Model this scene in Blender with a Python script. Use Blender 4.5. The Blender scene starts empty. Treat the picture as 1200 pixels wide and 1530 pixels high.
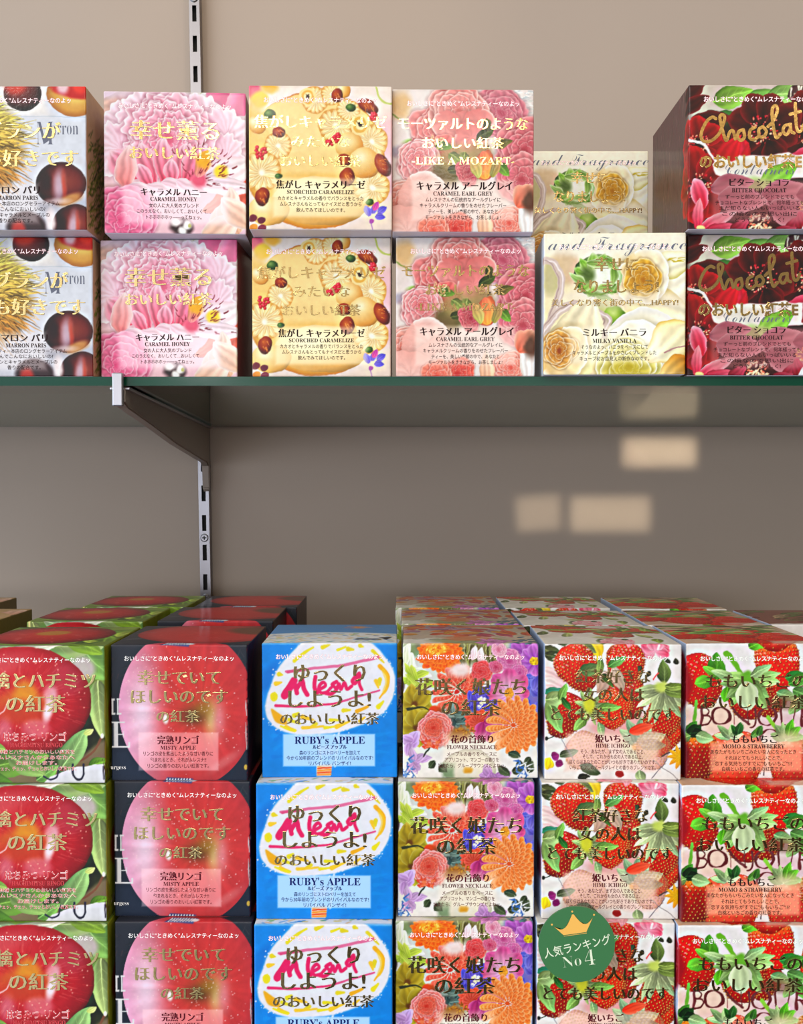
import bpy, bmesh, math, random
import numpy as np
from mathutils import Vector, Matrix

S = bpy.context.scene
COL = S.collection
EYE = 1.40                                   # camera height above the shop floor
# ---------------------------------------------------------------- camera
cam_d = bpy.data.cameras.new('camera')
cam = bpy.data.objects.new('camera', cam_d); COL.objects.link(cam)
cam.location = (0, 0, EYE)
cam.rotation_euler = (math.radians(90 - 1.35), 0, math.radians(0.05))
cam_d.sensor_fit = 'VERTICAL'; cam_d.sensor_height = 36.0
cam_d.lens = 36.0 * 1488.0 / 1530.0
cam_d.clip_start = 0.02
S.camera = cam

# ---------------------------------------------------------------- world: the shop the boxes look out on
world = bpy.data.worlds.new('shop_surroundings'); S.world = world; world.use_nodes = True
nt = world.node_tree; nt.nodes.clear()


def nd(tree, kind, **kw):
    n = tree.nodes.new(kind)
    for k, v in kw.items():
        if k in n.inputs:
            n.inputs[k].default_value = v
        else:
            setattr(n, k, v)
    return n


tc = nd(nt, 'ShaderNodeTexCoord'); sep = nd(nt, 'ShaderNodeSeparateXYZ')
nt.links.new(tc.outputs['Generated'], sep.inputs[0])
rz = nd(nt, 'ShaderNodeValToRGB')            # floor dark, walls mid, ceiling light
mz = nd(nt, 'ShaderNodeMapRange'); mz.inputs['From Min'].default_value = -1; mz.inputs['From Max'].default_value = 1
nt.links.new(sep.outputs['Z'], mz.inputs['Value']); nt.links.new(mz.outputs[0], rz.inputs[0])
e = rz.color_ramp.elements
e[0].position = 0.0; e[0].color = (.05, .045, .04, 1); e[1].position = 1.0; e[1].color = (.76, .68, .57, 1)
for p, c in ((.34, (.04, .038, .036, 1)), (.44, (.045, .042, .04, 1)), (.49, (.15, .14, .13, 1)), (.55, (.24, .22, .19, 1)), (.615, (.26, .22, .15, 1)), (.665, (.70, .52, .27, 1)), (.78, (.76, .69, .58, 1))):
    q = e.new(p); q.color = c
rx = nd(nt, 'ShaderNodeValToRGB')            # daylight comes in from the shop front on the left
mx = nd(nt, 'ShaderNodeMapRange'); mx.inputs['From Min'].default_value = -1; mx.inputs['From Max'].default_value = 1
nt.links.new(sep.outputs['X'], mx.inputs['Value']); nt.links.new(mx.outputs[0], rx.inputs[0])
e = rx.color_ramp.elements
e[0].position = 0.0; e[0].color = (2.0, 2.4, 3.0, 1); e[1].position = 1.0; e[1].color = (.75, .72, .7, 1)
for p, c in ((.18, (2.0, 2.4, 3.0, 1)), (.30, (1.25, 1.3, 1.35, 1)), (.5, (.8, .78, .76, 1))):
    q = e.new(p); q.color = c
mul = nd(nt, 'ShaderNodeMix', data_type='RGBA', blend_type='MULTIPLY'); mul.inputs[0].default_value = 1
nt.links.new(rz.outputs[0], mul.inputs[6]); nt.links.new(rx.outputs[0], mul.inputs[7])
noi = nd(nt, 'ShaderNodeTexVoronoi'); noi.inputs['Scale'].default_value = 5.0
nt.links.new(tc.outputs['Generated'], noi.inputs['Vector'])
nm = nd(nt, 'ShaderNodeMapRange'); nm.inputs['To Min'].default_value = .45; nm.inputs['To Max'].default_value = 1.5; nm.inputs['From Max'].default_value = .9
sx = nd(nt, 'ShaderNodeSeparateColor'); nt.links.new(noi.outputs['Color'], sx.inputs[0]); nt.links.new(sx.outputs[0], nm.inputs['Value'])
mul2 = nd(nt, 'ShaderNodeMix', data_type='RGBA', blend_type='MULTIPLY'); mul2.inputs[0].default_value = 1
nt.links.new(mul.outputs[2], mul2.inputs[6]); nt.links.new(nm.outputs[0], mul2.inputs[7])
rw = nd(nt, 'ShaderNodeValToRGB')            # the glazed shop front, low on the left
nt.links.new(mx.outputs[0], rw.inputs[0]); e = rw.color_ramp.elements
e[0].position = .30; e[0].color = (.74, .92, 1.15, 1); e[1].position = .46; e[1].color = (0, 0, 0, 1)
q = e.new(.385); q.color = (.36, .43, .50, 1)
addn = nd(nt, 'ShaderNodeMix', data_type='RGBA', blend_type='ADD'); addn.inputs[0].default_value = 1
nt.links.new(mul2.outputs[2], addn.inputs[6]); nt.links.new(rw.outputs[0], addn.inputs[7])
bgn = nd(nt, 'ShaderNodeBackground'); bgn.inputs['Strength'].default_value = 1.15
nt.links.new(addn.outputs[2], bgn.inputs['Color'])
nt.links.new(bgn.outputs[0], nd(nt, 'ShaderNodeOutputWorld').inputs[0])

# ---------------------------------------------------------------- lamps of the shop, and added lights


def area(name, loc, target, size, power, color, shape='DISK', size_y=None):
    l = bpy.data.lights.new(name, 'AREA'); l.shape = shape; l.size = size; l.energy = power; l.color = color
    if size_y:
        l.size_y = size_y
    o = bpy.data.objects.new(name, l); COL.objects.link(o); o.location = loc
    o.rotation_euler = (Vector(target) - Vector(loc)).to_track_quat('-Z', 'Y').to_euler()
    return o


def spot(name, loc, target, power, color, angle, blend=.15, radius=.03, square=False):
    l = bpy.data.lights.new(name, 'SPOT'); l.energy = power; l.color = color; l.spot_size = math.radians(angle)
    l.spot_blend = blend; l.shadow_soft_size = radius; l.use_square = square
    o = bpy.data.objects.new(name, l); COL.objects.link(o); o.location = loc
    o.rotation_euler = (Vector(target) - Vector(loc)).to_track_quat('-Z', 'Y').to_euler()
    return o


WARM = (1.0, .92, .82)
area('ceiling_lamp', (.22, -2.3, 2.66), (0, .6, 1.5), .36, 5.5, WARM)
area('ceiling_lamp', (-.34, -2.3, 2.74), (0, .6, 1.5), .22, 3.6, WARM)
area('display_lamp', (-.70, -2.3, 1.90), (-.1, .6, 1.45), .16, 1.5, (.96, .97, 1.0))
area('ceiling_lamp', (-1.3, -1.6, 2.72), (-.1, .8, 1.5), .4, 10.5, WARM)
area('ceiling_lamp', (1.5, -1.5, 2.72), (.1, .8, 1.5), .4, 10, WARM)
area('window_and_fill', (-2.6, -1.2, 1.5), (0, .6, 1.25), 1.6, 24, (.82, .91, 1.0), 'RECTANGLE', 1.6)  # daylight through the shop front on the left
area('window_and_fill', (.2, -2.8, 1.46), (0, .8, 1.40), 1.8, 28, (.97, .98, 1.0), 'RECTANGLE', .45)  # no window here: added fill that brightens the wall under the shelf
spot('wall_lamp', (.15, -.5, 2.70), (-.12, 1.016, 1.80), 14, (1.0, .76, .42), 18, 1.0, .04)


def beam(loc, target, w, h, power, roll=0.0):  # added narrow light that projects one bright patch onto the wall
    o = area('added_beam', loc, target, w, power, (1.0, .88, .66), 'RECTANGLE', h)
    o.data.spread = math.radians(.9); o.rotation_euler.rotate_axis('Z', math.radians(roll))


beam((.42, -.35, EYE + .005), (.262, 1.016, EYE + .037), .072, .028, .0068)
beam((.30, -.35, EYE + .010), (.212, 1.016, EYE - .026), .080, .034, .006)
beam((.22, -.35, EYE + .010), (.139, 1.016, EYE - .025), .044, .034, .0024, 4)

S.view_settings.view_transform = 'Standard'; S.view_settings.look = 'None'
S.view_settings.gamma = 1.0; S.view_settings.use_curve_mapping = False
S.view_settings.exposure = 0.08
S.cycles.max_bounces = 8; S.cycles.glossy_bounces = 5; S.cycles.transparent_max_bounces = 12
S.cycles.caustics_reflective = False; S.cycles.caustics_refractive = False
S.cycles.use_denoising = True

# ---------------------------------------------------------------- materials


def lin(c):
    return [((v / 255 + .055) / 1.055) ** 2.4 if v / 255 > .04045 else v / 255 / 12.92 for v in c]


def mat(name, col=(200, 200, 200), rough=.5, metal=0.0, coat=0.0, spec=.5, coat_rough=.1):
    m = bpy.data.materials.new(name); m.use_nodes = True
    b = m.node_tree.nodes['Principled BSDF']
    b.inputs['Base Color'].default_value = (*lin(col), 1); b.inputs['Roughness'].default_value = rough
    b.inputs['Metallic'].default_value = metal; b.inputs['Coat Weight'].default_value = coat
    b.inputs['Coat Roughness'].default_value = coat_rough; b.inputs['Specular IOR Level'].default_value = spec
    return m


def add_bump(m, scale, strength, dist=.001, detail=2):
    t = m.node_tree; b = t.nodes['Principled BSDF']
    c = nd(t, 'ShaderNodeTexCoord'); n = nd(t, 'ShaderNodeTexNoise', Scale=scale, Detail=detail)
    bp = nd(t, 'ShaderNodeBump'); bp.inputs['Strength'].default_value = strength; bp.inputs['Distance'].default_value = dist
    t.links.new(c.outputs['Object'], n.inputs['Vector']); t.links.new(n.outputs[0], bp.inputs['Height'])
    t.links.new(bp.outputs[0], b.inputs['Normal'])
    if b.inputs['Coat Weight'].default_value > 0:
        t.links.new(bp.outputs[0], b.inputs['Coat Normal'])
    return m


M = {}
m = mat('printed_card', rough=.5, coat=.24, coat_rough=.12, spec=.2)         # lacquered cardboard, artwork per vertex
at = nd(m.node_tree, 'ShaderNodeVertexColor', layer_name='print')
m.node_tree.links.new(at.outputs['Color'], m.node_tree.nodes['Principled BSDF'].inputs['Base Color'])
add_bump(m, 420, .10, .0006); M['print'] = m
M['foil'] = add_bump(mat('gold_foil', (220, 188, 126), .16, 1.0), 190, .13, .001)
M['white'] = mat('white_ink', (250, 246, 244), .6, spec=.12)
M['pink'] = mat('pink_ink', (228, 110, 130), .6, spec=.12)
M['green'] = mat('grey_green_ink', (150, 170, 140), .6, spec=.12)
M['dark'] = mat('dark_brown_ink', (34, 16, 18), .6, spec=.12)
M['maroon'] = mat('maroon_ink', (78, 12, 26), .6, spec=.12)
M['navy'] = mat('navy_ink', (14, 24, 88), .6, spec=.12)
M['grey'] = mat('grey_ink', (96, 98, 112), .6, spec=.12)
M['rust'] = mat('rose_ink', (200, 66, 72), .6, spec=.12)
M['plum'] = mat('dark_rose_ink', (128, 62, 66), .6, spec=.12)
M['steel'] = mat('brushed_steel', (146, 144, 150), .32, 1.0)
M['arm'] = add_bump(mat('satin_bracket_metal', (136, 124, 114), .42, .35), 900, .12, .0004)
M['black'] = mat('dark_slot', (10, 9, 10), .7)
M['badge'] = mat('green_card', (52, 106, 62), .4, coat=.25, coat_rough=.2)
M['crown'] = mat('gold_print', (222, 168, 78), .45)
M['cream'] = mat('cream_print', (206, 214, 188), .5)
M['board'] = mat('shelf_board', (150, 140, 126), .5)

m = mat('painted_wall', (162, 145, 132), .55, spec=.3)
t = m.node_tree; c = nd(t, 'ShaderNodeTexCoord'); n = nd(t, 'ShaderNodeTexNoise', Scale=2.2, Detail=4)
r = nd(t, 'ShaderNodeValToRGB'); r.color_ramp.elements[0].color = (*lin((154, 137, 124)), 1); r.color_ramp.elements[1].color = (*lin((169, 152, 138)), 1)
t.links.new(c.outputs['Object'], n.inputs['Vector']); t.links.new(n.outputs[0], r.inputs[0])
t.links.new(r.outputs[0], t.nodes['Principled BSDF'].inputs['Base Color']); add_bump(m, 260, .08, .0006); M['wall'] = m

# clear sheet glass: straight-through transparency plus Fresnel reflection; its cut edges are deep green
m = bpy.data.materials.new('sheet_glass'); m.use_nodes = True; t = m.node_tree; t.nodes.clear()
fr = nd(t, 'ShaderNodeFresnel', IOR=1.5); tr = nd(t, 'ShaderNodeBsdfTransparent', Color=(.93, .97, .94, 1)); gl = nd(t, 'ShaderNodeBsdfGlossy', Color=(.95, 1, .97, 1), Roughness=.015)
mixn = nd(t, 'ShaderNodeMixShader'); t.links.new(fr.outputs[0], mixn.inputs[0]); t.links.new(tr.outputs[0], mixn.inputs[1]); t.links.new(gl.outputs[0], mixn.inputs[2])
t.links.new(mixn.outputs[0], nd(t, 'ShaderNodeOutputMaterial').inputs[0]); M['glass'] = m
M['glass_edge'] = mat('green_glass_edge', (3, 58, 40), .15, spec=.3, coat=.12, coat_rough=.05)
# ---------------------------------------------------------------- printed artwork
# Every carton print is painted as colours on a fine grid: u runs along the front (0..1, the
# sides continue at -1..0 and 1..2), v runs down the front (0..1, the lid continues at -1..0).
N = 224
PI = math.pi


class Art:
    def __init__(self, bg, seed=1):
        self.a = np.empty((2 * N, 3 * N, 3))
        self.a[:] = np.array(bg, float)
        self.r = np.random.RandomState(seed)
        self.px = 1.0 / N

    def win(self, x0, y0, x1, y1):
        i0 = max(0, int((x0 + 1) * N) - 2); i1 = min(3 * N, int((x1 + 1) * N) + 3)
        j0 = max(0, int((y0 + 1) * N) - 2); j1 = min(2 * N, int((y1 + 1) * N) + 3)
        if i1 <= i0 or j1 <= j0:
            return None
        U, V = np.meshgrid((np.arange(i0, i1) + .5) / N - 1, (np.arange(j0, j1) + .5) / N - 1)
        return (slice(j0, j1), slice(i0, i1)), U, V

    def put(self, s, col, al):
        b = self.a[s]
        b += (np.asarray(col, float) - b) * al[..., None]

    def cov(self, d, soft=0.0):                      # coverage from a signed distance (inside > 0)
        w = self.px * 1.1 + soft
        t = np.clip(d / w + .5, 0, 1)
        return t * t * (3 - 2 * t)

    def noise(self, U, V, f, seed=0):
        g = np.random.RandomState(seed + 77).rand(64, 64)
        x = U * f + 31.3; y = V * f + 17.7
        xi = np.floor(x).astype(int); yi = np.floor(y).astype(int)
        fx = x - xi; fy = y - yi
        fx = fx * fx * (3 - 2 * fx); fy = fy * fy * (3 - 2 * fy)
        q = lambda a, b: g[b % 64, a % 64]
        return (q(xi, yi) * (1 - fx) + q(xi + 1, yi) * fx) * (1 - fy) + (q(xi, yi + 1) * (1 - fx) + q(xi + 1, yi + 1) * fx) * fy

    def ell(self, x, y, rx, ry=None, col=(255, 255, 255), al=1.0, ang=0.0, soft=0.0, stops=None, off=(0, 0)):
        """filled ellipse; stops = [(t, colour)] along the radius, whose centre may sit off the middle"""
        ry = ry or rx
        m = max(rx, ry) + soft
        w = self.win(x - m, y - m, x + m, y + m)
        if not w:
            return
        s, U, V = w
        c, sn = math.cos(ang), math.sin(ang)
        X = ((U - x) * c + (V - y) * sn) / rx; Y = (-(U - x) * sn + (V - y) * c) / ry
        R = np.hypot(X, Y)
        al = self.cov((1 - R) * min(rx, ry), soft) * al
        if stops:
            T = np.hypot(X - off[0], Y - off[1]) / (1 + math.hypot(*off))
            ts = [q[0] for q in stops]
            C = np.stack([np.interp(T, ts, [q[1][k] for q in stops]) for k in range(3)], -1)
            self.put(s, C, al)
        else:
            self.put(s, col, al)

    def rect(self, x0, y0, x1, y1, col, al=1.0, soft=0.0):
        w = self.win(x0 - soft, y0 - soft, x1 + soft, y1 + soft)
        if w:
            s, U, V = w
            d = np.minimum(np.minimum(U - x0, x1 - U), np.minimum(V - y0, y1 - V))
            self.put(s, col, self.cov(d, soft) * al)

    def poly(self, pts, col, al=1.0, soft=0.0, smooth=False, col2=None):
        """filled polygon, optionally rounded into a closed curve; col2 = colour at the bottom"""
        P = np.array(pts, float)
        if smooth:
            n = len(P); Q = []
            for i in range(n):
                a, b, c, d = P[i - 1], P[i], P[(i + 1) % n], P[(i + 2) % n]
                for t in np.linspace(0, 1, 6, endpoint=False):
                    Q.append(.5 * (2 * b + (c - a) * t + (2 * a - 5 * b + 4 * c - d) * t * t + (3 * b - a - 3 * c + d) * t ** 3))
            P = np.array(Q)
        w = self.win(P[:, 0].min() - soft, P[:, 1].min() - soft, P[:, 0].max() + soft, P[:, 1].max() + soft)
        if not w:
            return
        s, U, V = w
        ins = np.zeros(U.shape, bool); D = np.full(U.shape, 9.0)
        for (ax, ay), (bx, by) in zip(P, np.roll(P, -1, 0)):
            cr = ((ay > V) != (by > V)) & (U < (bx - ax) * (V - ay) / (by - ay + 1e-12) + ax)
            ins ^= cr
            ex, ey = bx - ax, by - ay
            t = np.clip(((U - ax) * ex + (V - ay) * ey) / (ex * ex + ey * ey + 1e-12), 0, 1)
            D = np.minimum(D, np.hypot(U - ax - t * ex, V - ay - t * ey))
        C = np.array(col, float)
        if col2 is not None:
            t = ((V - P[:, 1].min()) / (np.ptp(P[:, 1]) + 1e-9)).clip(0, 1)[..., None]
            C = C + (np.array(col2, float) - C) * t
        self.put(s, C, self.cov(np.where(ins, D, -D), soft) * al)

    def line(self, pts, w, col, al=1.0, w1=None, smooth=True):
        """stroke of width w, tapering to w1"""
        P = np.array(pts, float)
        if smooth and len(P) > 2:
            Q = []; E = np.vstack([2 * P[0] - P[1], P, 2 * P[-1] - P[-2]])
            for i in range(1, len(E) - 2):
                a, b, c, d = E[i - 1:i + 3]
                for t in np.linspace(0, 1, 7, endpoint=False):
                    Q.append(.5 * (2 * b + (c - a) * t + (2 * a - 5 * b + 4 * c - d) * t * t + (3 * b - a - 3 * c + d) * t ** 3))
            P = np.array(Q + [P[-1]])
        W = np.linspace(w, w if w1 is None else w1, len(P)) / 2
        k = self.win(P[:, 0].min() - w, P[:, 1].min() - w, P[:, 0].max() + w, P[:, 1].max() + w)
        if not k:
            return
        s, U, V = k
        D = np.full(U.shape, -9.0)
        for i in range(len(P) - 1):
            (ax, ay), (bx, by) = P[i], P[i + 1]
            ex, ey = bx - ax, by - ay
            t = np.clip(((U - ax) * ex + (V - ay) * ey) / (ex * ex + ey * ey + 1e-12), 0, 1)
            D = np.maximum(D, W[i] + (W[i + 1] - W[i]) * t - np.hypot(U - ax - t * ex, V - ay - t * ey))
        self.put(s, col, self.cov(D) * al)

    def petal(self, x, y, L, W, ang, c0, c1, edge=None, al=1.0, pw=.8, vein=.12, sh=.25, tip=1.0):
        """petal or leaf from its root (x, y): c0 at the root, c1 at the tip, edge = rim colour"""
        dx, dy = math.cos(ang), math.sin(ang)
        m = W
        w = self.win(min(x, x + L * dx) - m, min(y, y + L * dy) - m, max(x, x + L * dx) + m, max(y, y + L * dy) + m)
        if not w:
            return
        s, U, V = w
        S = ((U - x) * dx + (V - y) * dy) / L
        T = (-(U - x) * dy + (V - y) * dx)
        Sc = S.clip(0, 1)
        wid = W / 2 * np.sin(PI * Sc ** pw) ** (.75 * tip)
        d = np.where((S > 0) & (S < 1), wid - np.abs(T), -1)
        t = Sc[..., None]
        C = np.array(c0, float) * (1 - t) + np.array(c1, float) * t
        q = (T / (wid + 1e-6)).clip(-1, 1)
        C = C * (1 + sh * .5 * q * .6 + vein * .5 * np.sin(q * 9 + 3 * Sc))[..., None]
        if edge is not None:
            e = (np.maximum(np.abs(q) ** 4, np.clip((Sc - .82) / .18, 0, 1)) * .8)[..., None]
            C = C + (np.array(edge, float) - C) * e
        self.put(s, C.clip(0, 255), self.cov(d) * al)

    def leaf(self, x, y, L, W, ang, col=(90, 150, 60), al=1.0):
        c = np.array(col, float)
        self.petal(x, y, L, W, ang, c * .75, c * 1.12, al=al, sh=.5, vein=.1, pw=.75)
        e = (x + L * .92 * math.cos(ang), y + L * .92 * math.sin(ang))
        self.line([(x, y), e], W * .05 + .002, c * 1.25 + 20, al * .7, .001)
        for k in range(1, 5):
            p = (x + L * k / 6 * math.cos(ang), y + L * k / 6 * math.sin(ang))
            for sg in (-1, 1):
                a2 = ang + sg * .75
                self.line([p, (p[0] + W * .42 * math.cos(a2), p[1] + W * .42 * math.sin(a2))], .004, c * 1.2 + 15, al * .35, .001)

    def wave(self, x, y, r, col, rim, dark, ang, wav=.06, nw=7, al=1.0, el=.85):
        """one broad rose or carnation petal: a cup whose light rim may be ruffled"""
        m = r * 1.3
        w = self.win(x - m, y - m, x + m, y + m)
        if not w:
            return
        s, U, V = w
        c, sn = math.cos(ang), math.sin(ang)
        X = ((U - x) * c + (V - y) * sn) / (r * el); Y = (-(U - x) * sn + (V - y) * c) / r
        R = np.hypot(X, Y); TH = np.arctan2(Y, X)
        ph = self.r.rand() * 6
        B = 1 + wav * np.sin(nw * TH + ph) + wav * .6 * np.sin(nw * 2.3 * TH + 2 * ph)
        q = R / B
        t = np.clip((X / B + 1) / 2, 0, 1)[..., None]          # 0 at the flower's heart, 1 at the outer rim
        C = np.array(dark, float) * (1 - t) ** 1.3 + np.array(col, float) * (1 - (1 - t) ** 1.3)
        fold = (.07 * np.sin(TH * nw * 1.7 + ph + 5 * q))[..., None] * t
        C = C * (1 + fold)
        e = (np.clip((q - .78) / .2, 0, 1) ** 2 * (X > -.5))[..., None] * .85
        C = C + (np.array(rim, float) - C) * e
        sa = self.cov((1.12 - q) * r, r * .25) * .28 * al
        self.put(s, np.array(dark, float) * .7, sa)
        self.put(s, C.clip(0, 255), self.cov((1 - q) * r * .9) * al)

    def rose(self, x, y, r, dark, mid, light, rings=6, wav=.03, nw=5, petals=5, al=1.0, a0=0.0):
        for k in range(rings):
            f = 1 - k / rings
            R = r * (f ** .9)
            n = max(3, petals - k // 2)
            m = np.array(mid, float) * f + np.array(dark, float) * (1 - f) * .5 + np.array(mid, float) * (1 - f) * .5
            for i in range(n):
                a = a0 + k * 1.1 + i * 2 * PI / n + self.r.uniform(-.2, .2)
                self.wave(x + .48 * R * math.cos(a), y + .48 * R * math.sin(a), R * self.r.uniform(.52, .62), m, light, dark, a, wav, nw, al)
        self.ell(x, y, r * .1, col=dark, al=.7 * al, soft=r * .05)

    def daisy(self, x, y, r, n, c0, c1, edge, cen, rc=.2, W=.55, rings=1, sq=1.0, a0=0.0, al=1.0):
        for k in range(rings):
            L = r * (1 - .22 * k)
            for i in range(n):
                a = a0 + (i + .5 * k) * 2 * PI / n + self.r.uniform(-.06, .06)
                l = L * self.r.uniform(.9, 1.05)
                ca, sa = math.cos(a), math.sin(a) * sq
                aa = math.atan2(sa, ca); ll = l * math.hypot(ca, sa)
                self.petal(x, y, ll, 2 * PI * r / n * W * 1.6, aa, c0, c1, edge, al=al, pw=1.3, tip=.8)
        if cen is not None:
            self.ell(x, y, r * rc, r * rc * sq, col=cen)
            for i in range(40):
                a = self.r.rand() * 6.28; q = r * rc * self.r.rand() ** .5
                self.ell(x + q * math.cos(a), y + q * math.sin(a) * sq, .005, col=np.array(cen) * self.r.uniform(.6, 1.4), al=.8)

    def dahlia(self, x, y, r, dark, mid, light, rings=7, n=14, W=.9):
        for k in range(rings):
            f = 1 - k / (rings + .6)
            for i in range(n - k):
                a = (i + .5 * (k % 2)) * 2 * PI / (n - k)
                px, py = x + r * f * .45 * math.cos(a), y + r * f * .45 * math.sin(a)
                self.petal(px, py, r * f * .58, r * f * W * 5.2 / (n - k), a, dark, mid, light, pw=1.5, sh=.3, tip=.6)
        self.ell(x, y, r * .08, col=dark)

    def berry(self, x, y, r, ang=PI / 2, el=1.15, top=(236, 70, 50), low=(185, 18, 22), al=1.0, pale=None, dens=1.0):
        """strawberry, tip towards ang"""
        m = r * 1.4
        w = self.win(x - m, y - m, x + m, y + m)
        if not w:
            return
        s, U, V = w
        c, sn = math.cos(ang), math.sin(ang)
        Y = ((U - x) * c + (V - y) * sn) / (r * el); X = (-(U - x) * sn + (V - y) * c) / r
        yy = np.where(Y < -.3, (Y + .3) / .7, (Y + .3) / 1.3)
        wd = .95 * np.sqrt(np.clip(1 - np.abs(yy) ** np.where(Y < -.3, 2.2, 1.9), 0, 1))
        d = np.minimum(wd - np.abs(X), 1 - np.abs(yy)) * r
        lx = ((U - x) * -.5 + (V - y) * -.75) / r                 # the printed photograph is lit from upper left
        t = np.clip(.5 - .55 * lx, 0, 1)[..., None]
        C = np.array(top, float) * (1 - t) + np.array(low, float) * t
        ed = np.clip(1 - d / (r * .25), 0, 1)[..., None]
        C = C * (1 - .25 * ed ** 2)
        C = C * (.93 + .14 * self.noise(U, V, 22, 3))[..., None]
        if pale is not None:
            k = np.clip(-.25 - Y, 0, 1)[..., None] * 1.6
            C = C + (np.array(pale, float) - C) * k.clip(0, 1)
        a_ = self.cov(d) * al
        self.put(s, C.clip(0, 255), a_)
        st = .155
        row = 0
        yv = -.85
        while yv < .98:
            q = (yv + .3) / (.7 if yv < -.3 else 1.3)
            ww = .95 * math.sqrt(max(0, 1 - abs(q) ** 2))
            nx = max(1, int(ww / st * dens))
            for i in range(-nx, nx + 1):
                ph = (i + .5 * (row % 2)) / (nx + .6)
                if abs(ph) > .98:
                    continue
                xv = ww * math.sin(ph * PI / 2)
                gx = x + (xv * -sn) * r + yv * r * el * c
                gy = y + (xv * c) * r + yv * r * el * sn
                self.ell(gx + .002, gy + .003, .0075, col=np.array(low) * .6, al=.55 * al, soft=.003)
                self.ell(gx, gy, .0038, .0055, col=(245, 205, 110), al=.8 * al)
                if -(.5 * (gx - x) + .75 * (gy - y)) / r > .25 and self.r.rand() < .55:
                    self.ell(gx - .009, gy - .007, .007, .004, col=(255, 225, 220), al=.75 * al, soft=.003)
            yv += st * .8
            row += 1

    def calyx(self, x, y, r, a0, a1, n, col=(110, 165, 70), stem=None, W=.42):
        for i in range(n):
            a = a0 + (a1 - a0) * (i + .5) / n + self.r.uniform(-.12, .12)
            k = self.r.uniform(.75, 1.2)
            self.leaf(x, y, r * self.r.uniform(.8, 1.1), r * W, a, (np.array(col) * k).clip(0, 255))
        if stem is not None:
            self.line([(x, y), (x + stem[0], y + stem[1])], .026, np.array(col) * 1.05, 1, .02)
            self.line([(x - .004, y), (x + stem[0] - .004, y + stem[1])], .006, np.array(col) * 1.35, .8, .004)

    def stamens(self, x, y, r, n, cols, hole=0.0, sq=1.0, dot=.006):
        for i in range(n):
            a = self.r.rand() * 6.28; q = r * math.sqrt(hole + (1 - hole) * self.r.rand())
            self.ell(x + q * math.cos(a), y + sq * q * math.sin(a), dot * self.r.uniform(.7, 1.5), dot * .8, col=cols[self.r.randint(len(cols))], ang=a)

    def spray(self, n, x0, y0, x1, y1, cols, L, w, a0=0, a1=6.3, al=1.0):
        for i in range(n):
            x = self.r.uniform(x0, x1); y = self.r.uniform(y0, y1); a = self.r.uniform(a0, a1); l = L * self.r.uniform(.5, 1.2)
            self.line([(x, y), (x + l * math.cos(a), y + l * math.sin(a))], w, cols[self.r.randint(len(cols))], al, w * .3)

    def panel(self, x0, y0, x1, y1, col, al, soft=.02):
        self.panels = getattr(self, 'panels', []) + [(x0, y0, x1, y1, col, al, soft)]

    def blur(self, k):
        b = self.a
        for ax in (0, 1):
            p = [(0, 0)] * 3; p[ax] = (k + 1, k)
            c = np.cumsum(np.pad(b, p, mode='edge'), axis=ax)
            n = b.shape[ax]; w = 2 * k + 1
            b = (np.take(c, np.arange(w, w + n), ax) - np.take(c, np.arange(n), ax)) / w
        return b

    def finish(self, warp=.011, crisp=.5, con=1.12, sat=1.08, grain=.035, shade=(218, 217, 217)):
        """make the drawn elements irregular like a printed photograph, then lay the pale caption panel over them"""
        U, V = np.meshgrid((np.arange(3 * N) + .5) / N - 1, (np.arange(2 * N) + .5) / N - 1)
        if warp:
            dx = warp * (self.noise(U, V, 7, 1) + .55 * self.noise(U, V, 17, 2) + .3 * self.noise(U, V, 41, 6) - .92)
            dy = warp * (self.noise(U, V, 7, 3) + .55 * self.noise(U, V, 17, 4) + .3 * self.noise(U, V, 41, 7) - .92)
            x = ((U + dx * 2 + 1) * N - .5).clip(0, 3 * N - 1.001); y = ((V + dy * 2 + 1) * N - .5).clip(0, 2 * N - 1.001)
            i, j = x.astype(int), y.astype(int); fx = (x - i)[..., None]; fy = (y - j)[..., None]
            i1 = np.minimum(i + 1, 3 * N - 1); j1 = np.minimum(j + 1, 2 * N - 1); q = self.a
            self.a = (q[j, i] * (1 - fx) + q[j, i1] * fx) * (1 - fy) + (q[j1, i] * (1 - fx) + q[j1, i1] * fx) * fy
        self.a = self.a.clip(0, 255)
        if crisp:
            self.a = self.a + crisp * .75 * (self.a - self.blur(9)) + crisp * .45 * (self.a - self.blur(1))
        g = 1 + grain * (self.noise(U, V, 55, 8) + self.noise(U, V, 26, 9) - 1)
        self.a = self.a * g[..., None]
        m = 190.0
        self.a = (self.a - m) * con + m
        l = self.a.mean(-1, keepdims=True)
        self.a = ((self.a - l) * sat + l).clip(0, 255) * np.array(shade, float) / 255
        for p in getattr(self, 'panels', []):
            x0, y0, x1, y1, col, al, soft = p
            self.rect(x0, y0, x1, y1, col, al, soft)
        return self

    def mottle(self, amt, f=14, seed=4):
        U, V = np.meshgrid((np.arange(3 * N) + .5) / N - 1, (np.arange(2 * N) + .5) / N - 1)
        self.a *= (1 + amt * (self.noise(U, V, f, seed) + .5 * self.noise(U, V, f * 2.7, seed + 1) - .75))[..., None]

    def grad(self, x0, y0, x1, y1, c0, c1, al=1.0, horiz=False, soft=0.0):
        w = self.win(x0, y0, x1, y1)
        if w:
            s, U, V = w
            t = (((U - x0) / (x1 - x0)) if horiz else ((V - y0) / (y1 - y0))).clip(0, 1)[..., None]
            d = np.minimum(np.minimum(U - x0, x1 - U), np.minimum(V - y0, y1 - V))
            self.put(s, np.array(c0, float) * (1 - t) + np.array(c1, float) * t, self.cov(d, soft) * al)

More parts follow.
